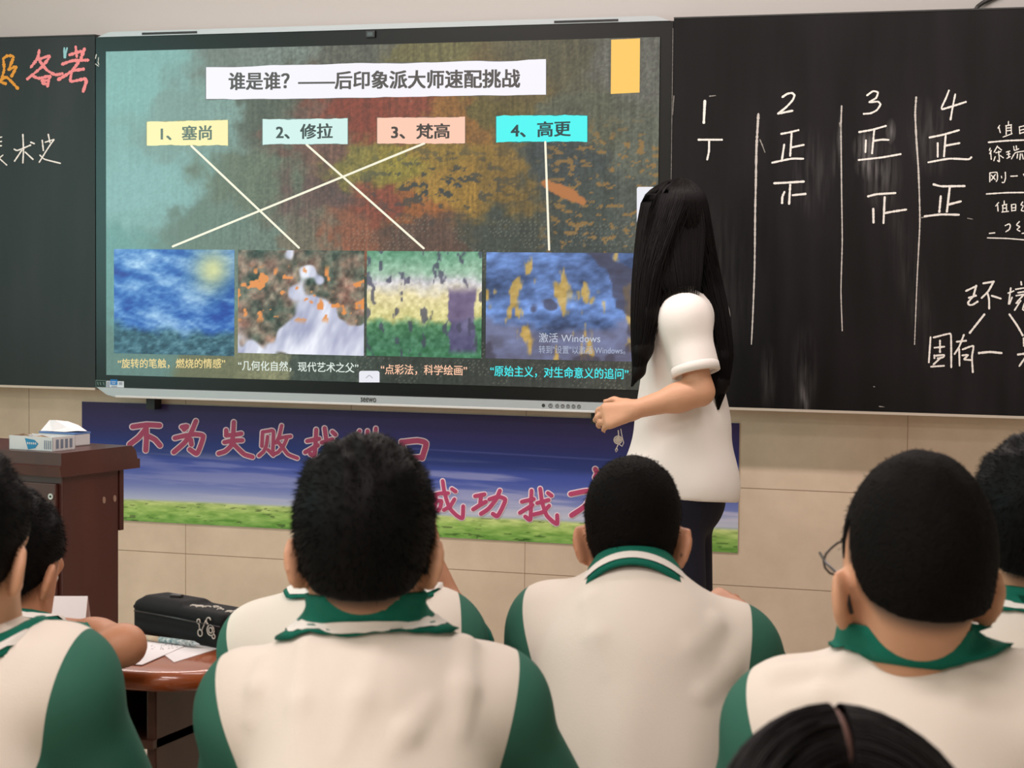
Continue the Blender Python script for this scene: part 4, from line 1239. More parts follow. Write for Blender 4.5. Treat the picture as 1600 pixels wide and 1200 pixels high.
        g.tube([G(-.010, .107, .012), G(0, .110, .014), G(.010, .107, .012)], .0014, 6)
        go = g.build('glasses', M_GLS, body, smooth=True, origin=base)
        ln = MB()
        for sg in (-1, 1):
            ln.add([G(sg * .036 + .027 * math.cos(t), .1035, .006 + .019 * math.sin(t)) for t in np.linspace(0, 2 * math.pi, 16, endpoint=False)], [tuple(range(16))])
            ln.build('lens', M_LENS, go, origin=base); ln = MB()

    # ---------------- shirt
    lo2 = np.min([N, P, SL, SR, lerp(SL, EL, 1), lerp(SR, ER, 1)], 0) - .2; hi2 = np.max([N, P, SL, SR, EL, ER], 0) + .2
    SF = Field(lo2, hi2, vox * 1.1)
    sl = .014
    SF.add(ell(lerp(N, P, .34) + fw * .010 - fw * back, (.150 + widen, .098 + sl, .215), B), .05)
    SF.add(ell(lerp(N, P, .20) - fw * (.008 + back * .6), (.105 + widen * .5, .072, .085), B), .05)
    SF.add(rc(SL, SR, .050 + sl, .050 + sl), .05)
    for s_ in (SL, SR): SF.add(rc(lerp(N, mid, .3) - up * trap, s_, .040 + sl, .047 + sl), .05)
    SF.add(ell(lerp(N, P, .72), (.142 + widen * .9, .105 + sl + belly * .5, .2), B), .06)
    SF.add(ell(P + up * .02, (.158 + widen * .8 + (.006 if stand else 0), .115 + sl + belly + (.006 if stand else 0), .15), B), .05)
    hem = P - up * (.06 if not stand else .02)
    for s_, e_ in ((SL, EL), (SR, ER)):
        d = unit(e_ - s_); pe = lerp(s_, e_, sleeve_len)
        SF.add(cut(rc(s_, lerp(s_, e_, 1.2), .056 * arm_r + .006, .064 * arm_r + .004), pe, d), .03)
        # creases near the cuff and the armpit
        SF.add(cut(rc(lerp(s_, e_, .45) + fw * .02, lerp(s_, e_, .62) - up * .05 - fw * .01, .02, .012), pe, d), .03)
    for (u0, v0, u1, v1, r, hgt) in folds:
        p0, d0 = SF.hit(u0, v0); p1, d1 = SF.hit(u1, v1)
        if p0 is None or p1 is None: continue
        m_, dm = SF.hit((u0 + u1) / 2, (v0 + v1) / 2)
        ray = FW
        pts = [p for p in (p0, m_, p1) if p is not None]
        rad = [r * .8, r, r * .8] if len(pts) == 3 else [r, r * .8]
        hh = [-.001, hgt, -.001] if len(pts) == 3 else [hgt, -.001]
        for a_, b_, ra, rb, ha, hb_ in zip(pts[:-1], pts[1:], rad[:-1], rad[1:], hh[:-1], hh[1:]):
            SF.add(rc(a_ + ray * (ra - ha), b_ + ray * (rb - hb_), ra, rb), .008)
    ph = np.random.default_rng(seed + 50).random(12) * 6.28
    SF.warp(lambda x, y, z: .0016 * (np.sin(26 * x + 9 * z + ph[0]) * np.sin(17 * z + 12 * y + ph[1]) + .7 * np.sin(43 * x - 15 * z + ph[2]) * np.sin(21 * z + ph[3]))
            + .0017 * np.sin(62 * (x * xr[0] + y * xr[1] + z * xr[2]) + 1.6 * np.sin(9 * z + ph[4]) + ph[5]) * np.clip(.3 + np.sin(11 * z + 7 * x + ph[6]), 0, 1))
    hemn = -up
    SF.clip(lambda x, y, z: (x - hem[0]) * hemn[0] + (y - hem[1]) * hemn[1] + (z - hem[2]) * hemn[2])
    nt_ = N + up * .028; nn = unit(up * .9 - fw * .1)
    co0 = (collar or {}).get('off', (0, 0, 0))[2]
    if (collar or {}).get('stand', True): SF.add(rc(N - up * .035, N + up * (.018 + co0), neck_r + .026, neck_r + .012), .022)
    # neckline: hollow the opening round the neck
    SF.sub(rc(N + up * (.022 + co0), N + up * .14, neck_r + .006, neck_r + .02), .006)
    sv, sq = SF.mesh(1)
    school = shirt == 'school'
    mbody = M_CREAM if school else M_WHITE
    cur = (sv, sq); sleeves = []
    for k, (s_, e_, sg) in enumerate(((SL, EL, -1), (SR, ER, 1))):
        no = unit(xr * sg * .92 + unit(e_ - s_) * seam_tilt); co = s_ + xr * sg * (.018 + seam[k])
        inner, outer = split_plane(cur[0], cur[1], co, no, lerp(s_, e_, .5), .30)
        cur = inner; sleeves.append((outer, s_, e_))
    so = obj('shirt', cur[0], cur[1], mbody, body, True, None, base)
    for (ov, of), s_, e_ in sleeves:
        if not len(of): continue
        sl_o = obj('sleeve', ov, of, M_GREEN if school else M_WHITE, so, True, None, base)
        if True:
            d = unit(e_ - s_); pe = lerp(s_, e_, sleeve_len)
            a_ = unit(np.cross(d, [0.3, 0.2, 1])); b_ = np.cross(d, a_)
            rr = (.061 * arm_r + .005)
            tube = MB(); ts = np.linspace(0, 2 * math.pi, 28, endpoint=False)
            prof = [(.0, -.018), (.0025, -.016), (.0025, .006), (-.006, .008), (-.012, .002)]
            rings = [[pe + d * dz_ + (rr + dr) * (a_ * math.cos(t) + b_ * math.sin(t)) for t in ts] for dr, dz_ in prof]
            tube.add([p for r_ in rings for p in r_], [(i * 28 + j, i * 28 + (j + 1) % 28, (i + 1) * 28 + (j + 1) % 28, (i + 1) * 28 + j) for i in range(4) for j in range(28)])
            cm = MB()
            tube.build('cuff', M_TEAL if school else M_WHITE, so, smooth=True, origin=base)
    # ---------------- collar: folded band round the neck
    cl = dict(r0=neck_r + .009, r1=neck_r + .026, h0=.058, h1=.004, drop=.030, tilt=8, off=(0, 0, 0))
    cl.update(collar or {})
    cc = N + up * .004 + B @ np.array(cl['off'], float)
    ax = unit(lerp(up, unit(c + R @ np.array((0, -.022, -.06)) * hs - N), .45)); ax = unit(ax + fw * math.tan(math.radians(cl['tilt'])) * .5)
    cx = unit(xr - ax * (xr @ ax)); cy = np.cross(ax, cx)
    n = 48; th_ = np.linspace(math.radians(-90 - 150), math.radians(-90 + 150), n)
    def ringpt(t, w_, lift=0.0):
        """w_ 0 = top fold, 1 = lower edge"""
        side = math.cos(t) ** 2; front = max(0, math.sin(t))
        r_ = cl['r0'] + (cl['r1'] - cl['r0']) * w_ ** .8 + lift
        z_ = cl['h0'] + (cl['h1'] - cl['h0']) * w_ - cl['drop'] * (side * (.35 + .65 * w_)) - front * .05
        p = cc + ax * z_ + cx * (r_ * 1.04 * math.cos(t)) + cy * (r_ * .98 * math.sin(t))
        rad_ = unit(cx * math.cos(t) + cy * math.sin(t))
        for _ in range(9 if cl.get('drape', True) else 0):
            if F.tri(p) > .003 + lift: break
            p = p + rad_ * .0025
        if w_ > .05 and cl.get('drape', True):                                  # the cloth lies on the shirt, never inside it
            out = unit(.35 * (cx * math.cos(t) + cy * math.sin(t)) + ax * .9)
            for _ in range(30):
                if SF.tri(p) > .004 + lift * .5: break
                p = p + out * .002
        return p
    def band(w0, w1, name, m, parent, lift=0.0, inner=True):
        mb = MB(); ws = np.linspace(w0, w1, 6)
        rows = [[ringpt(t, w_, lift + .002 * math.sin(math.pi * (w_ - w0) / (w1 - w0 + 1e-9)) * 0) for t in th_] for w_ in ws]
        if inner:
            rows = [[ringpt(t, 0, -.004) - ax * .03 for t in th_]] + [[ringpt(t, 0, -.002) + ax * .002 for t in th_]] + rows + [[ringpt(t, 1, -.006) for t in th_]]
        mb.add([p for r_ in rows for p in r_], [(i * n + j, i * n + j + 1, (i + 1) * n + j + 1, (i + 1) * n + j) for i in range(len(rows) - 1) for j in range(n - 1)])
        return mb.build(name, m, parent, smooth=True, origin=base)
    if cl.get('show', True):
        co_ = band(0, 1, 'collar', M_TEAL if school else M_WHITE, so)
        if school and cl.get('stripe', True):
            band(.52, .78, 'collar_stripe', M_STRIPE, so, .0022, False)
    # ---------------- trousers and shoes
    if stand:
        HL, HR = P - xr * .066, P + xr * .066
        KL, KR = J['KL'], J['KR']; AL, AR = J['AL'], J['AR']
    else:
        f2 = unit(np.array([fw[0], fw[1], 0])); x2 = np.cross(f2, [0, 0, 1.0]); kl = .33
        HL, HR = P - xr * .085 - up * .03, P + xr * .085 - up * .03
        KL, KR = HL + f2 * kl + np.array([0, 0, .03]) - x2 * .03, HR + f2 * kl + np.array([0, 0, .03]) + x2 * .03
        KL[2] = KR[2] = .47
        AL, AR = np.array([KL[0], KL[1], .085]) - f2 * .06, np.array([KR[0], KR[1], .085]) - f2 * .06
    allq = np.array([P, HL, HR, KL, KR, AL, AR])
    TF = Field(allq.min(0) - .17, allq.max(0) + .17, .011 if not stand else .008)
    TF.add(ell(P - up * .01, (.155 + widen * .4, .112 + belly * .5, .13), B), .03)
    for h_, k_, a_ in ((HL, KL, AL), (HR, KR, AR)):
        TF.add(rc(h_, k_, .088 if not stand else .078, .066), .03); TF.add(rc(k_, a_, .068, .056), .02)
    waist = P + up * (.09 if not stand else .03)
    TF.clip(lambda x, y, z: (x - waist[0]) * up[0] + (y - waist[1]) * up[1] + (z - waist[2]) * up[2])
    TF.clip(lambda x, y, z: .075 - z + 0 * x + 0 * y)
    tv, tq = TF.mesh(1)
    obj('trousers', tv, tq, M_NAVY, body, True, None, base)
    f3 = unit(np.array([fw[0], fw[1], 0]))
    for a_ in (AL, AR):
        p = np.array([a_[0], a_[1], 0.0])
        ZF = Field(p + np.minimum(0, f3 * .26) - .09, p + np.maximum(0, f3 * .26) + np.array([.09, .09, .15]), .008)
        ZF.add(rc(p + np.array([0, 0, .05]) - f3 * .03, p + f3 * .15 + np.array([0, 0, .032]), .042, .034), .02); ZF.add(rc(p + np.array([0, 0, .05]), p + np.array([0, 0, .10]), .042, .04), .02)
        ZF.add(rc(p + f3 * .1 + np.array([0, 0, .03]), p + f3 * .17 + np.array([0, 0, .03]), .043, .03), .02)
        ZF.clip(lambda x, y, z: .002 - z + 0 * x + 0 * y)
        zv, zq = ZF.mesh(1)
        obj('shoe', zv, zq, M_SHOE, body, True, None, base)
    PERSONS.append((body, dict(c=c, R=R, N=N, P=P, base=base)))
    return body, so, dict(c=c, R=R, N=N, P=P, base=base, F=SF, fw=fw, xr=xr, up=up)


def locks(lines, w0, FWD=None):
    """slim tapering three-sided locks along the given polylines"""
    vs = []; fs = []; cnt = 0
    for L in lines:
        L = np.array(L); k = len(L); t = np.gradient(L, axis=0); t /= np.linalg.norm(t, axis=1)[:, None] + 1e-9
        a = np.cross(t, [.3, .5, .8]); a /= np.linalg.norm(a, axis=1)[:, None] + 1e-9; b = np.cross(t, a)
        ww = w0 * np.concatenate([np.linspace(.7, 1, k // 2), np.linspace(1, .15, k - k // 2)])[:, None]
        ring = np.stack([L + a * ww, L - .5 * a * ww + .87 * b * ww, L - .5 * a * ww - .87 * b * ww], 1).reshape(-1, 3)
        q = np.arange(k - 1)[:, None] * 3
        f = np.concatenate([np.concatenate([q + j, q + (j + 1) % 3, q + 3 + (j + 1) % 3, q + 3 + j], 1) for j in range(3)])
        vs.append(ring); fs.append(f + cnt); cnt += len(ring)
    return np.vstack(vs), np.vstack(fs)


def strands(guides, name, parent, base, m, seed, n, w0=.0016, rho=(.75, 1.04), steps=22):
    """long hair: many slim tapering locks following guide chains [(points, radii, weight)]"""
    r = np.random.default_rng(seed); mb_v = []; mb_f = []; cnt = 0
    for pts, rad, num in guides:
        pts = np.array(pts, float); rad = np.array(rad, float)
        s = np.linspace(0, 1, len(pts)); S_ = np.linspace(0, 1, steps)
        def sm(a):
            e = np.stack([np.interp(S_, s, a[:, k]) for k in range(a.shape[1])], 1)
            for _ in range(2):
                e[1:-1] = .25 * e[:-2] + .5 * e[1:-1] + .25 * e[2:]
            return e
        P_ = sm(pts); Rr = sm(rad[:, None])[:, 0]
        t = np.gradient(P_, axis=0); t /= np.linalg.norm(t, axis=1)[:, None]
        a = np.cross(t, FW); a /= np.linalg.norm(a, axis=1)[:, None]; b = np.cross(t, a)
        for _ in range(num):
            th = r.random() * 2 * math.pi; rh = rho[0] + (rho[1] - rho[0]) * r.random(); end = int(steps * (.8 + .2 * r.random()))
            wob = r.normal(0, .05) * np.sin(S_ * (3 + 3 * r.random()) + r.random() * 6)
            off = (np.cos(th + wob)[:, None] * a + np.sin(th + wob)[:, None] * b) * (Rr * rh)[:, None]
            L = (P_ + off)[:max(end, 6)]
            k = len(L); ww = w0 * (.7 + .6 * r.random()) * np.concatenate([np.linspace(.8, 1, k // 2), np.linspace(1, .12, k - k // 2)])
            u1 = a[:k] * math.cos(th) + b[:k] * math.sin(th); u2 = np.cross(t[:k], u1)
            ring = np.stack([L + u1 * ww[:, None], L - .5 * u1 * ww[:, None] + u2 * ww[:, None], L - .5 * u1 * ww[:, None] - u2 * ww[:, None]], 1).reshape(-1, 3)
            q = np.arange(k - 1)[:, None] * 3
            f = np.concatenate([np.concatenate([q + j, q + (j + 1) % 3, q + 3 + (j + 1) % 3, q + 3 + j], 1) for j in range(3)])
            mb_v.append(ring); mb_f.append(f + cnt); cnt += len(ring)
    return np.vstack(mb_v), np.vstack(mb_f)

# ------------------------------------------------------------------ the people
def joints(**k):
    return {n: at(*p) for n, p in k.items()}

# --- near row
Cb = person('person', 'student with thick black hair, both ears showing, seated in the middle of the near row',
    joints(head=(570, 876, 2.64), N=(572, 1016, 2.66), P=(580, 1590, 2.54), SL=(400, 1112, 2.69), SR=(764, 1104, 2.69), EL=(380, 1335, 2.82), ER=(872, 1310, 2.80), WL=(470, 1250, 2.98), WR=(720, 1250, 2.98)),
    head_yaw=0, head_pitch=6, glasses=True, seed=3,
    trap=.028, collar=dict(off=(0, 0, .020)), folds=[(590, 1015, 535, 1190, .026, .0045), (482, 1020, 470, 1190, .022, .004), (722, 1020, 700, 1150, .026, .002), (600, 1195, 660, 1110, .024, .003), (420, 1035, 400, 1130, .02, .003)])
Ab = person('person', 'student at the left edge of the near row, face turned right, right ear showing',
    joints(head=(-62, 884, 2.70), N=(-75, 1030, 2.74), P=(-130, 1560, 2.64), SL=(-270, 1100, 2.80), SR=(92, 1070, 2.70), EL=(-360, 1330, 2.9), ER=(188, 1300, 2.80), WL=(-200, 1250, 3.05), WR=(40, 1260, 3.02)),
    head_yaw=-13, head_pitch=4, seed=5, trap=.02, neck_r=.052)
Fb = person('person', 'student with clipped black hair and glasses on the right of the near row',
    joints(head=(1424, 925, 2.44), N=(1424, 1078, 2.47), P=(1440, 1690, 2.38), SL=(1235, 1130, 2.52), SR=(1640, 1125, 2.42), EL=(1150, 1370, 2.62), ER=(1760, 1340, 2.55), WL=(1280, 1260, 2.80), WR=(1560, 1260, 2.78)),
    head_yaw=11, head_pitch=-9, hs=1.05, glasses=True, hair='buzz', seed=8, fuzz=(7000, .005), neck_r=.055, nape=.046, crown=.014, trap=.02, collar=dict(off=(0, 0, .026), h0=.056, h1=.020, r1=.074, drop=.016, stripe=False),
    folds=[(1225, 1062, 1420, 1052, .022, .003), (1440, 1085, 1590, 1098, .024, .005), (1250, 1100, 1330, 1095, .02, .003)])
Hb, Hs, Hd = person('person', 'black-haired girl with a centre parting, only her crown showing at the bottom edge',
    joints(head=(1290, 1415, 1.60), N=(1290, 1640, 1.56), P=(1290, 2450, 1.52), SL=(1030, 1720, 1.56), SR=(1550, 1720, 1.56), EL=(950, 2100, 1.62), ER=(1630, 2100, 1.62), WL=(1130, 2150, 1.85), WR=(1450, 2150, 1.85)),
    head_yaw=0, head_pitch=14, hair='none', seed=9, vox=.008)
# --- far row
Eb = person('person', 'student with a close-shaved head leaning forward in front of the standing woman',
    joints(head=(988, 850, 3.36), N=(992, 945, 3.30), P=(1000, 1390, 3.20), SL=(868, 985, 3.36), SR=(1140, 1020, 3.30), EL=(815, 1110, 3.46), ER=(1210, 1105, 3.42), WL=(905, 1060, 3.66), WR=(1096, 966, 3.56)),
    head_yaw=-4, head_pitch=14, hs=.95, hair='buzz', seed=11, skin=M_SKIN2, nape=-.01, collar=dict(off=(0, 0, .012), r1=.090, h0=.062, h1=.010, drop=.034, drape=False, stand=False),
    hands=(None, dict(d=RT * .6 + UP * .3 + FW * .5, n=-FW * .5 + UP * .8, s=-RT, curl=.7, k=.85)), back=.02,
    folds=[(1110, 985, 1030, 1060, .03, .0022), (1160, 1010, 1090, 1090, .03, .002), (930, 950, 955, 1060, .03, .0018)])
Db = person('person', 'student hidden behind the middle head, right forearm raised to his face',
    joints(head=(575, 852, 3.36), N=(565, 965, 3.34), P=(560, 1380, 3.24), SL=(422, 1010, 3.38), SR=(684, 1000, 3.33), EL=(402, 1052, 3.42), ER=(722, 1022, 3.44), WL=(470, 1000, 3.70), WR=(668, 872, 3.50)),
    head_yaw=0, head_pitch=10, hs=.93, seed=13, skin=M_SKIN2, arm_r=.88, seam=(.02, .01), sleeve_len=.75,
    hands=(None, dict(d=-RT * .6 + UP * .6 + FW * .1, n=-FW, s=UP, curl=.4)))
Bb = person('person', 'student slumped over the far left desk with his elbow on the papers',
    joints(head=(14, 903, 3.66), N=(-15, 1020, 3.60), P=(-60, 1375, 3.40), SL=(-140, 1052, 3.68), SR=(88, 1048, 3.58), EL=(-200, 978, 3.85), ER=(196, 1008, 3.62), WL=(-60, 962, 3.9), WR=(60, 980, 3.78)),
    head_yaw=-20, head_pitch=14, hs=1.0, seed=17, skin=M_SKIN2, sleeve_len=.55, arm_r=.82)
Gb = person('person', 'student at the right edge, behind the one with glasses, cut off by the frame',
    joints(head=(1614, 845, 3.03), N=(1622, 965, 3.05), P=(1630, 1430, 3.0), SL=(1490, 1010, 3.1), SR=(1765, 1010, 3.0), EL=(1450, 1180, 3.2), ER=(1830, 1180, 3.1), WL=(1560, 1100, 3.4), WR=(1720, 1100, 3.35)),
    head_yaw=0, head_pitch=2, hs=.98, seed=19)
# --- the woman at the display
Tb, Ts, Td = person('person', 'woman with long straight black hair in a white polo shirt standing before the display',
    joints(head=(1050, 360, 6.20), N=(1076, 456, 6.24), P=(1062, 770, 6.22), SL=(1070, 500, 6.09), SR=(1098, 494, 6.36), EL=(1094, 612, 6.05), ER=(1106, 615, 6.44), WL=(992, 640, 6.02), WR=(1040, 660, 6.40),
           KL=(1068, 985, 6.14), KR=(1078, 990, 6.30), AL=(1072, 1155, 6.16), AR=(1086, 1150, 6.34)),
    head_yaw=40, head_pitch=0, hair='none', shirt='polo', stand=True, seed=23, sleeve_len=.72, arm_r=.98, hs=.96, neck_r=.046, belly=.035, vox=.006, seam_tilt=.1,
    hands=(dict(d=-RT * .96 - UP * .22 + FW * .05, n=-FW * .9 + UP * .35, s=UP * .6 - FW * .2, curl=.75, k=.94), None))

for o_ in (Cb[0], Ab[0], Fb[0]): o_['group'] = 'students seated in the near row'
for o_ in (Eb[0], Db[0], Bb[0], Gb[0]): o_['group'] = 'students seated in the far row'

# long straight hair: a soft mass with many locks lying on it
def chain(field, pts, rad, k=.02):
    for a, b, ra, rb in zip(pts[:-1], pts[1:], rad[:-1], rad[1:]):
        field.add(rc(a, b, ra, rb), k)
c, R = Td['c'], Td['R']
q = lambda u, v, d: at(u, v, d)
TB = [q(1052, 318, 6.19), q(1066, 362, 6.20), q(1090, 425, 6.19), q(1112, 490, 6.16), q(1124, 555, 6.14), q(1125, 600, 6.13), q(1121, 640, 6.13)]
TBr = [.030, .068, .061, .049, .040, .025, .005]
TF_ = [q(1046, 318, 6.18), q(1036, 362, 6.16), q(1022, 425, 6.13), q(1012, 490, 6.10), q(1004, 545, 6.09), q(998, 580, 6.09), q(988, 604, 6.09)]
TFr = [.030, .062, .058, .045, .030, .016, .004]
HF = Field(np.min(TB + TF_, 0) - .14, np.max(TB + TF_, 0) + .14, .006)
HF.add(ell(c + R @ np.array((0, -.010, .040)), (.0745, .0965, .094), R), .02)
chain(HF, TB[1:], [x * .82 for x in TBr[1:]], .03); chain(HF, TF_[1:], [x * .82 for x in TFr[1:]], .03)
HF.add(rc(at(1060, 392, 6.17), at(1064, 440, 6.15), .045, .024), .03)
hv, hq = HF.mesh(3)
rr_ = np.random.default_rng(12); lines = []
hc = c + R @ np.array((0, -.010, .040)); crown = np.array((.006, -.02))
RTh = unit(np.array((RT[0], RT[1], 0))); FWh = unit(np.array((FW[0], FW[1], 0)))
for i in range(4200):
    az = rr_.random() * 2 * math.pi
    e_ = np.array((math.cos(az), math.sin(az)))
    L = []
    for th in np.linspace(.10, 1.30, 8):
        d_ = np.array((e_[0] * math.sin(th) * .090 + crown[0] * (1 - th), e_[1] * math.sin(th) * .116 + crown[1] * (1 - th), math.cos(th) * .1035)) * (1 + .02 * (rr_.random() - .3))
        L.append(hc + R @ d_)
    o_ = R @ np.array((e_[0], e_[1], 0)); lat = o_ @ RTh; dep = o_ @ FWh
    back = lat + .18 * rr_.normal() > .02
    pts, rad = (TB, TBr) if back else (TF_, TFr)
    end = .66 + .36 * rr_.random() ** .6
    off = unit(o_ + .35 * rr_.normal(0, 1, 3) * np.array((1, 1, 0)))
    if not back and dep > .5: off = unit(off - RTh * .3)
    rho = .72 + .33 * rr_.random()
    S_ = np.linspace(.30, min(end, 1.0), 13)
    sx = np.linspace(0, 1, len(pts))
    for s__ in S_:
        p_ = np.array([np.interp(s__, sx, np.array(pts)[:, k]) for k in range(3)]); r__ = np.interp(s__, sx, rad)
        L.append(p_ + off * r__ * rho)
    L = np.array(L)
    for _ in range(2): L[1:-1] = .25 * L[:-2] + .5 * L[1:-1] + .25 * L[2:]
    lines.append(L)
MC = np.array([at(1054, 352, 6.115), at(1057, 392, 6.10), at(1062, 432, 6.085), at(1066, 462, 6.07)])
for i in range(1100):                                  # locks falling straight over the near side of the neck
    o_ = RTh * .088 * (2 * rr_.random() - 1) - FWh * .004 * rr_.random(); top_ = hc + R @ np.array((crown[0], crown[1], .102))
    m1 = hc + o_ * .75 - FWh * (.062 + .01 * rr_.random()) + np.array((0, 0, .085)); e_ = .72 + .28 * rr_.random()
    L = [top_ + .15 * o_, (top_ + m1) / 2 + np.array((0, 0, .012)), m1] + [np.array([np.interp(s__, np.linspace(0, 1, 4), MC[:, k]) for k in range(3)]) + o_ * (1 - .45 * s__) for s__ in np.linspace(0, e_, 9)]
    L = np.array(L)
    for _ in range(2): L[1:-1] = .25 * L[:-2] + .5 * L[1:-1] + .25 * L[2:]
    lines.append(L)
sv_, sf_ = locks(lines, .0012)
obj('hair', np.vstack([hv, sv_]), [tuple(x) for x in hq] + [tuple(x + len(hv)) for x in sf_], M_HAIRL, Tb, True, None, Td['base'])
# trinket hanging from her hand
M_CORD = mat('pale_cord', lin((206, 196, 186)), .5); M_TRK = mat('trinket', lin((196, 184, 172)), .4)
tr_ = MB(); D6 = 6.02
qq = lambda u, v, dd=0: at(u, v, D6 + dd)
tr_.tube([qq(966, 672), qq(966.5, 680), qq(965, 690)], .0016, 6)
tr_.tube([qq(970, 670), qq(972, 682), qq(974.5, 692), qq(972, 697.5), qq(967, 694)], .0012, 6)
tr = tr_.build('key_trinket', M_CORD, None, True, at(966, 672, D6)); tag(tr, 'small pale round trinket on a cord hanging from the woman\'s hand', 'trinket')
mb = MB(); cc_ = qq(965.5, 687.5)
for rr, mi in ((.0105, 0), (.0065, 0), (.003, 0)):
    mb.tube([cc_ + RT * rr * math.cos(t) + UP * rr * math.sin(t) for t in np.linspace(0, 2 * math.pi, 20)], .0017, 6, cap=False)
mb.tube([cc_ + RT * .009 * math.cos(t) for t in (0, math.pi)], .0012, 6)
mb.build('disc', M_TRK, tr, True, at(966, 672, D6))
mb = MB(); mb.tube([qq(966, 694), qq(964, 699), qq(961.5, 703), qq(962.5, 706.5), qq(965, 703), qq(963.5, 700)], .0014, 6); mb.build('hook', M_TRK, tr, True, at(966, 672, D6))

# the girl's hair: parted in the middle, falling to both sides
c, R = Hd['c'], Hd['R']
HF = Field(c - .2 - np.array((0, 0, .12)), c + .2, .006)
HF.add(ell(c + R @ np.array((0, -.012, .043)), (.086, .111, .098), R), .02)
for sg in (-1, 1):
    HF.add(rc(c + R @ np.array((sg * .055, -.02, .0)), c + np.array((0, 0, -.20)) + RT * sg * .085, .055, .035), .03)
HF.add(rc(c + R @ np.array((0, -.06, -.0)), c + R @ np.array((0, -.075, -.10)), .055, .05), .04)
HF.sub(rc(c + R @ np.array((.004, -.075, .134)), c + R @ np.array((.004, .07, .142)), .0045, .0045), .006)
hv, hq = HF.mesh(2)
r_ = np.random.default_rng(41); lines = []
for i in range(2600):
    sg = 1 if i % 2 else -1; y0 = -.112 + .19 * r_.random(); L = []
    s0 = math.sqrt(max(.05, 1 - ((y0 + .012) / .113) ** 2)); lift = 1.0 + .014 * r_.random()
    sweep = r_.normal(-.012, .012)
    for ph in np.linspace(.05, 1.75, 12):
        L.append(c + R @ (np.array((sg * .087 * s0 * math.sin(ph), y0 - .012 + sweep * ph, .043 + .0985 * s0 * math.cos(ph))) * lift + np.array((.004, 0, 0))))
    for k_ in range(1, 5): L.append(L[11] + np.array((0, 0, -.04 * k_)) + RT * sg * .003 * k_)
    lines.append(L)
sv_, sf_ = locks(lines, .0010)
obj('hair', np.vstack([hv, sv_]), [tuple(x) for x in hq] + [tuple(x + len(hv)) for x in sf_], M_HAIRL, Hb, True, None, Hd['base'])
pts = [c + R @ np.array((.004, -.012 + .107 * math.sin(a_), .043 + .0955 * math.cos(a_))) for a_ in np.radians(np.linspace(-62, 25, 14))]
MB().tube(pts, [.001] + [.0034, .0046, .0052, .005, .0046, .004, .0036, .0032, .003, .0028, .0026, .002] + [.001], 8).build('parting', mat('scalp', lin((108, 78, 68)), .6, .3), Hb, True, Hd['base'])

# ------------------------------------------------------------------ furniture and things on it
def wood(name, c1, c2, rough, coat):
    m = mat(name, c1, rough, .5, coat=coat, var=(9, c2, .9, (1, 1, .12)))
    return m
M_POD = wood('dark_red_wood', lin((78, 36, 28)), lin((64, 28, 22)), .42, .15)
M_DESK = wood('lacquered_wood', lin((168, 88, 42)), lin((150, 72, 32)), .3, .9)
M_DPAN = wood('brown_panel', lin((84, 50, 34)), lin((70, 40, 28)), .5, .1)
M_PAPER = mat('white_paper', lin((236, 232, 234)), .8, .2)

# --- teacher's lectern on the left
pc = at(98, 720, 5.33)
ang = math.atan2(.469, .883)                       # its side runs this far off the viewing direction
sd = np.array([FW[0], FW[1], 0]); sd = unit(sd); rt = np.array([sd[1], -sd[0], 0])
s_ = unit(sd * .883 + rt * .469); fl_ = np.array([-s_[1], s_[0], 0])   # s_ along the side, fl_ along the front to the left
PM = Matrix(((-fl_[0], s_[0], 0, pc[0]), (-fl_[1], s_[1], 0, pc[1]), (0, 0, 1, 0), (0, 0, 0, 1)))   # local x to the right, y to the wall
PZ = 1.383 - (708 - 406) * 5.33 / 3467
lec = empty('lectern', tuple(PM @ Vector((-.4, .1, 0))))
tag(lec, 'dark red-brown wooden lectern at the left, tissue boxes on its top', 'lectern')
lo_ = np.array(lec.location)
MB().box((-.85, 0, .0), (0, .215, PZ - .055), M=PM, c=.004).build('body', M_POD, lec, origin=lo_)
prof = [(-.02, PZ - .058), (.285, PZ - .058), (.285, PZ - .035), (.275, PZ - .034), (.268, PZ - .012), (.252, PZ), (-.02, PZ), (-.02, PZ - .03), (-.026, PZ - .034)]
n = len(prof); vs = [PM @ Vector((x, y, z)) for x in (-.9, .012) for y, z in prof]
MB().add(vs, [tuple(range(n)), tuple(range(2 * n - 1, n - 1, -1))] + [(i, n + i, n + (i + 1) % n, (i + 1) % n) for i in range(n)]).build('top', M_POD, lec, origin=lo_)
MB().box((-.80, .216, PZ - .21), (.002, .232, PZ - .06), M=PM).build('back_flap', M_POD, lec, origin=lo_)
MB().box((-.8, -.012, .05), (-.012, 0, PZ - .075), M=PM, c=.003).build('door', M_POD, lec, origin=lo_)
M_STEEL = mat('bright_steel', (.7, .7, .68), .25, .5, metal=.9)
def along_y(mb, x, z, y0, y1, r, n=16):
    mb.add([PM @ Vector((x + r * math.cos(t), y, z + r * math.sin(t))) for y in (y0, y1) for t in np.linspace(0, 2 * math.pi, n, endpoint=False)],
           [(i, (i + 1) % n, n + (i + 1) % n, n + i) for i in range(n)] + [tuple(range(n)), tuple(range(2 * n - 1, n - 1, -1))]); return mb
zl = 1.383 - (777 - 406) * 5.33 / 3467
k_ = along_y(MB(), -.024, zl, -.017, -.011, .0075); k_.build('lock', M_STEEL, lec, origin=lo_)
along_y(MB(), -.024, zl, -.0176, -.0169, .003).build('keyhole', M_DARK, lec, origin=lo_)
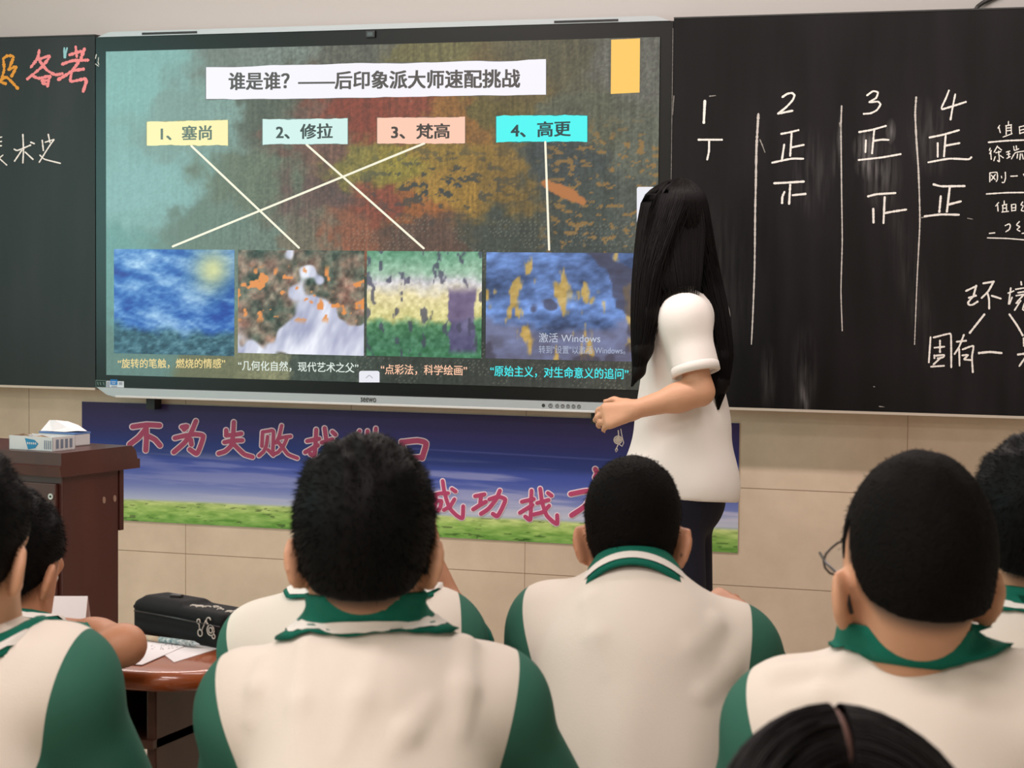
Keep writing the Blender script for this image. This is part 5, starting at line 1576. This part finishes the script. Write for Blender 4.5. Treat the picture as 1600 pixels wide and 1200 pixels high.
for y_, zz in ((.155, .79), (.197, .79)):
    mb = MB(); ts = np.linspace(0, 2 * math.pi, 12, endpoint=False); zc_ = zz
    mb.add([PM @ Vector((xx, y_ + .0055 * math.cos(t), zc_ + .0085 * math.sin(t))) for xx in (-.001, .0025) for t in ts], [(i, (i + 1) % 12, 12 + (i + 1) % 12, 12 + i) for i in range(12)] + [tuple(range(12, 24))])
    mb.build('screw_cap', mat('screw_cap', lin((150, 120, 105)), .4), lec, origin=lo_)

# tissue boxes on the lectern
def open_carton(M_, w, d, h, th, mats, name, label, origin):
    mb = MB()
    mb.box((-w / 2, -d / 2, 0), (w / 2, d / 2, th), M=M_); mb.box((-w / 2, -d / 2, 0), (w / 2, -d / 2 + th, h), M=M_); mb.box((-w / 2, d / 2 - th, 0), (w / 2, d / 2, h * .95), M=M_)
    mb.box((-w / 2, -d / 2, 0), (-w / 2 + th, d / 2, h * .9), M=M_); mb.box((w / 2 - th, -d / 2, 0), (w / 2, d / 2, h), M=M_)
    o = mb.build(name, mats, None, origin=origin); return o
bt = at(66, 700, 5.42); bt[2] = PZ
BM = Matrix.Translation(Vector(bt)) @ Matrix(((-fl_[0], s_[0], 0, 0), (-fl_[1], s_[1], 0, 0), (0, 0, 1, 0), (0, 0, 0, 1)))
M_CART = mat('carton_white', lin((214, 214, 216)), .6); M_BLUE = mat('print_blue', lin((24, 128, 176)), .5); M_GREYP = mat('print_grey', lin((120, 132, 150)), .5); M_KRAFT = mat('torn_card', lin((176, 148, 122)), .8)
o = open_carton(BM, .135, .085, .034, .0015, M_CART, 'tissue_carton', '', bt)
tag(o, 'opened white tissue carton with a blue label, front box on the lectern', 'tissue box')
mb = MB(); W_ = lambda x, z, e=.0006: BM @ Vector((x, -.0425 - e, z))
mb.add([W_(-.018, .029), W_(.012, .026), W_(.024, .017), W_(.014, .006), W_(-.008, .002)], [(4, 3, 2, 1, 0)]); mb.build('blue_label', M_BLUE, o, origin=bt)
mb = MB()
for i in range(5): mb.add([W_(-.010 + i * .006, .020, .0010), W_(-.0065 + i * .006, .0195, .0010), W_(-.0065 + i * .006, .0145, .0010), W_(-.010 + i * .006, .015, .0010)], [(3, 2, 1, 0)])
mb.build('label_lettering', M_CART, o, origin=bt)
mb = MB()
for i in range(4): mb.add([BM @ Vector((.0681, -.03 + i * .017, .006)), BM @ Vector((.0681, -.02 + i * .017, .006)), BM @ Vector((.0681, -.02 + i * .017, .028)), BM @ Vector((.0681, -.03 + i * .017, .028))], [(0, 1, 2, 3)])
for i in range(4): mb.add([W_(.042 + i * .006, .005), W_(.045 + i * .006, .005), W_(.045 + i * .006, .026), W_(.042 + i * .006, .026)], [(0, 1, 2, 3)])
mb.build('barcode_print', M_GREYP, o, origin=bt)
mb = MB(); mb.add([BM @ Vector(p) for p in ((-.06, -.040, .034), (-.03, -.030, .039), (.0, -.036, .033), (.02, -.026, .037), (.05, -.038, .034), (.05, -.020, .031), (-.06, -.015, .031))], [(0, 1, 6), (1, 2, 6), (2, 3, 5), (3, 4, 5), (2, 5, 6)])
mb.build('torn_flap', M_KRAFT, o, origin=bt)
b2 = at(102, 697, 5.55); b2[2] = PZ
B2 = Matrix.Translation(Vector(b2)) @ Matrix(((-fl_[0], s_[0], 0, 0), (-fl_[1], s_[1], 0, 0), (0, 0, 1, 0), (0, 0, 0, 1)))
o = MB().box((-.06, -.03, 0), (.055, .03, .032), M=B2, c=.003).build('tissue_pack', M_CART, None, origin=b2)
tag(o, 'white tissue pack with a tissue pulled up, behind the opened carton', 'tissue box')
mb = MB().box((-.058, -.031, .0295), (.0555, .031, .0335), M=B2); mb.build('blue_edge', mat('blue_edge', lin((96, 130, 190)), .5), o, origin=b2)
pk = [(-.062, -.02, .034), (-.062, .02, .034), (-.05, 0, .060), (-.02, -.012, .062), (.0, .012, .058), (.02, -.018, .046), (.03, .014, .050), (.052, -.012, .038), (.058, .014, .036), (-.02, -.028, .035), (.02, -.028, .035), (0, .028, .035), (.05, .026, .034)]
mb = MB(); mb.add([B2 @ Vector(p) for p in pk], [(0, 9, 2), (9, 3, 2), (9, 10, 5), (9, 5, 3), (10, 7, 5), (3, 5, 4), (5, 6, 4), (5, 7, 6), (7, 8, 6), (2, 3, 4), (2, 4, 1), (0, 2, 1), (4, 11, 1), (4, 6, 11), (6, 12, 11), (6, 8, 12)])
mb.build('tissue', M_PAPER, o, origin=b2)

# --- desks of the far row
DZ = .700
e1 = at(290, 1054, (1.3828 - DZ) * FPX / (1054 - 406)); e1[2] = DZ


def rounded_end_desk(x0, x1, y0, dep, label):
    hd = dep / 2; yc = y0 + hd; L = []
    for cx, a0 in ((x1 - hd * .75, -90), (x0 + hd * .75, 90)):
        for t in np.linspace(0, 180, 22):
            a = math.radians(a0 + t); L.append((cx + hd * .75 * math.copysign(abs(math.cos(a)) ** .75, math.cos(a)), yc + hd * math.copysign(abs(math.sin(a)) ** .8, math.sin(a))))
    org = np.array([(x0 + x1) / 2, yc, 0])
    de = empty('student_desk', org); tag(de, label, 'desk', 'rounded student desks of the far row')
    MB().prism(L, DZ - .034, DZ, c=.013).build('desktop', M_DESK, de, True, org, auto=45)
    ap = MB(); xa_, xb_ = x0 + .15, x1 - .13
    ap.box((xa_, y0 + .05, DZ - .14), (xb_, y0 + dep - .05, DZ - .125)); ap.box((xa_, y0 + dep - .065, DZ - .14), (xb_, y0 + dep - .05, DZ - .034))
    ap.box((xb_ - .12, y0 + .05, DZ - .125), (xb_ - .105, y0 + dep - .06, DZ - .034)); ap.build('drawer_shelf', M_DPAN, de, False, org)
    for x in (xa_, xb_ - .018):
        MB().box((x, y0 + .06, .0), (x + .018, y0 + dep - .05, DZ - .034), c=.003).build('leg_panel', M_DPAN, de, False, org)
    return de
X1 = e1[0] + .045
rounded_end_desk(X1 - .78, X1, e1[1] - .005, .40, 'glossy brown desk with papers and the black pencil case on it')
rounded_end_desk(X1 + .012, X1 + .50, e1[1] - .03, .40, 'glossy brown desk whose rounded end shows beside the middle student')


def on_desk(u, v, h=0.0):
    """point of the desktop seen at the given pixel"""
    r = FW + RT * ((u - 800) / FPX) - UP * ((v - 600) / FPX); t = (DZ + h - CAM[2]) / r[2]
    return CAM + t * r
def sheet(pts, h, name, label, cat='paper', m=M_PAPER):
    P_ = [on_desk(*p) for p in pts]; ctr = np.mean(P_, 0); ctr[2] = DZ
    vs = [(p[0], p[1], DZ + h) for p in P_] + [(p[0], p[1], DZ + h + .0012) for p in P_]; k = len(P_)
    fs = [tuple(range(k)), tuple(range(2 * k - 1, k - 1, -1))] + [(i, k + i, k + (i + 1) % k, (i + 1) % k) for i in range(k)]
    o = MB().add(vs, fs).build(name, m, None, origin=ctr); return tag(o, label, cat)
p1 = sheet([(272, 1036), (345, 1013), (318, 1003), (238, 1010)], .0004, 'paper_sheet', 'white sheet nearest the rounded end of the brown desk')
p2 = sheet([(168, 1038), (222, 1041), (306, 1004), (216, 1000)], .0018, 'paper_sheet', 'white sheet with pencil notes under the student\'s elbow')
mb = MB(); r9 = np.random.default_rng(5)
for i in range(26):
    u = 236 + 40 * r9.random(); v = 1005 + 9 * r9.random()
    a = on_desk(u, v, .0032); b = on_desk(u + 3 * (r9.random() - .2), v + 2.2 * (r9.random() - .4), .0032)
    mb.tube([a, b], .0005, 4)
mb.build('pencil_note', mat('note_ink', lin((110, 95, 110)), .7), p2, origin=p2.location)
for o_ in (p1, p2): o_['group'] = 'loose sheets on the brown desk'
# printed pen
a = on_desk(226, 996, .009); b = on_desk(312, 1007, .009)
pen = MB().tube([lerp(a, b, .0), lerp(a, b, .28)], .0048, 10).build('pen', mat('pen_beige', lin((196, 178, 150)), .4), None, True, a)
tag(pen, 'patterned teal pen lying on the papers before the pencil case', 'pen')
mp_ = mat('pen_pattern', lin((60, 110, 116)), .35, var=(170, lin((210, 220, 220)), 1.0))
MB().tube([lerp(a, b, .28), lerp(a, b, .9)], .0051, 10).build('barrel', mp_, pen, True, a)
MB().tube([lerp(a, b, .9), lerp(a, b, 1.0)], [.0046, .001], 10).build('tip', mat('pen_tip', lin((190, 200, 205)), .3), pen, True, a)
# pencil case
A_ = on_desk(200, 990); B_ = on_desk(352, 1019); xa_ = unit(B_ - A_); ya_ = np.cross([0, 0, 1.0], xa_); Lc = np.linalg.norm(B_ - A_)
PF = Field(np.min([A_, B_], 0) - .12, np.max([A_, B_], 0) + np.array((.12, .16, .13)), .003)
K = lambda x, y, z: A_ + xa_ * x * Lc + ya_ * y + np.array((0, 0, z))
Mx = np.stack([xa_, ya_, np.array((0, 0, 1.0))], 1)
def rbox(c_, h_, r_):
    c_ = np.array(c_); h_ = np.array(h_); ext = np.abs(Mx) @ (h_ + r_)
    def fn(x, y, z):
        px, py, pz = x - c_[0], y - c_[1], z - c_[2]
        l = [np.abs(px * Mx[0][i] + py * Mx[1][i] + pz * Mx[2][i]) - h_[i] for i in range(3)]
        m_ = [np.maximum(t, 0) for t in l]
        return np.sqrt(m_[0] ** 2 + m_[1] ** 2 + m_[2] ** 2) + np.minimum(np.maximum(np.maximum(l[0], l[1]), l[2]), 0) - r_
    return fn, c_ - ext, c_ + ext
PF.add(rbox(K(.5, .045, .033), (Lc * .47 - .012, .030, .019), .013), .006)
PF.add(rbox(K(.30, .045, .060), (Lc * .19, .022, .004), .008), .012)
PF.add(rc(K(.04, .03, .052), K(-.04, .026, .046), .008, .005), .01)
PF.sub(rc(K(.06, -.0, .045), K(.96, -.0, .043), .0035, .0035), .004); PF.sub(rc(K(.06, -.001, .026), K(.96, -.001, .026), .003, .003), .004)
pv, pq = PF.mesh(1)
M_NYL = mat('black_nylon', (.006, .006, .0068), .65, .2, bump=(900, .3))
case = obj('pencil_case', pv, pq, M_NYL, None, True, None, A_); tag(case, 'black zipped pencil case with a white emblem lying on the brown desk', 'pencil case')
MB().tube([K(.07, -.0005, .0445), K(.5, -.0015, .0445), K(.95, -.0005, .0425)], .0016, 6).build('zip', mat('zip_black', (.02, .02, .022), .4), case, True, A_)
MB().box((-.012, -.006, 0), (.012, .006, .010), M=Matrix.Translation(Vector(K(.33, .04, .068))), c=.002).build('buckle', mat('buckle', (.012, .011, .011), .35), case, origin=A_)
mb = MB(); mb.add([K(.16, .012, .063), K(.24, .006, .054), K(.20, .012, .066)], [(0, 1, 2), (0, 2, 1)]); mb.build('paper_tag', M_PAPER, case, origin=A_)
mb = MB(); M_EMB = mat('emblem_white', lin((205, 196, 186)), .5)
def emb(cx, cz, r, t0=0, t1=6.28):
    mb.tube([K(cx, -.0012, cz) + xa_ * r * math.cos(t) + np.array((0, 0, 1)) * r * math.sin(t) for t in np.linspace(t0, t1, 14)], .0011, 5)
emb(.74, .046, .0042); emb(.755, .026, .006); emb(.86, .034, .0095); emb(.86, .034, .005); emb(.84, .050, .006, .3, 4.5); emb(.89, .024, .004)
mb.tube([K(.745, -.0012, .042), K(.75, -.0012, .032)], .0011, 5); mb.tube([K(.77, -.0012, .030), K(.80, -.0012, .044), K(.81, -.0012, .05)], .0011, 5)
mb.build('emblem', M_EMB, case, True, A_)
mb = MB(); r9 = np.random.default_rng(8)
for i in range(11):
    x = .56 + .4 * r9.random(); y = .02 + .03 * r9.random(); z = .0655
    ctr_ = K(x, y, z); rr = .004 + .004 * r9.random()
    mb.tube([ctr_ + xa_ * rr * math.cos(t) + ya_ * rr * .8 * math.sin(t) for t in np.linspace(0, 3.5 + 2 * r9.random(), 9)], .0012, 5)
mb.tube([K(.42, .035, .064), K(.55, .03, .0655), K(.66, .034, .0655)], .002, 5)
mb.build('printed_swirls', M_EMB, case, True, A_)
# folded white name card
def tent(u0, u1, ub, vt, vb, label):
    a = on_desk(u0, vb); b = on_desk(u1, vb); h = (vb - vt) / FPX * np.linalg.norm(a - CAM)
    xd = unit(b - a); yd = np.cross([0, 0, 1.0], xd); w_ = .045
    mb = MB(); P_ = [a, b, a + yd * w_ + np.array((0, 0, h)), b + yd * w_ + np.array((0, 0, h)), a + yd * 2 * w_, b + yd * 2 * w_]
    t_ = np.array((0, 0, -.0012)) 
    V = P_ + [p + t_ + yd * s for p, s in zip(P_, (.001, .001, 0, 0, -.001, -.001))]
    fs = [(0, 1, 3, 2), (2, 3, 5, 4), (6, 8, 9, 7), (8, 10, 11, 9), (0, 2, 8, 6), (2, 4, 10, 8), (1, 7, 9, 3), (3, 9, 11, 5), (0, 6, 7, 1), (4, 5, 11, 10)]
    o = mb.add(V, fs).build('name_card', M_PAPER, None, origin=(a + b) / 2); return tag(o, label, 'card')
tent(62, 132, 0, 938, 985, 'blank white folded card standing on the desk before the lectern')
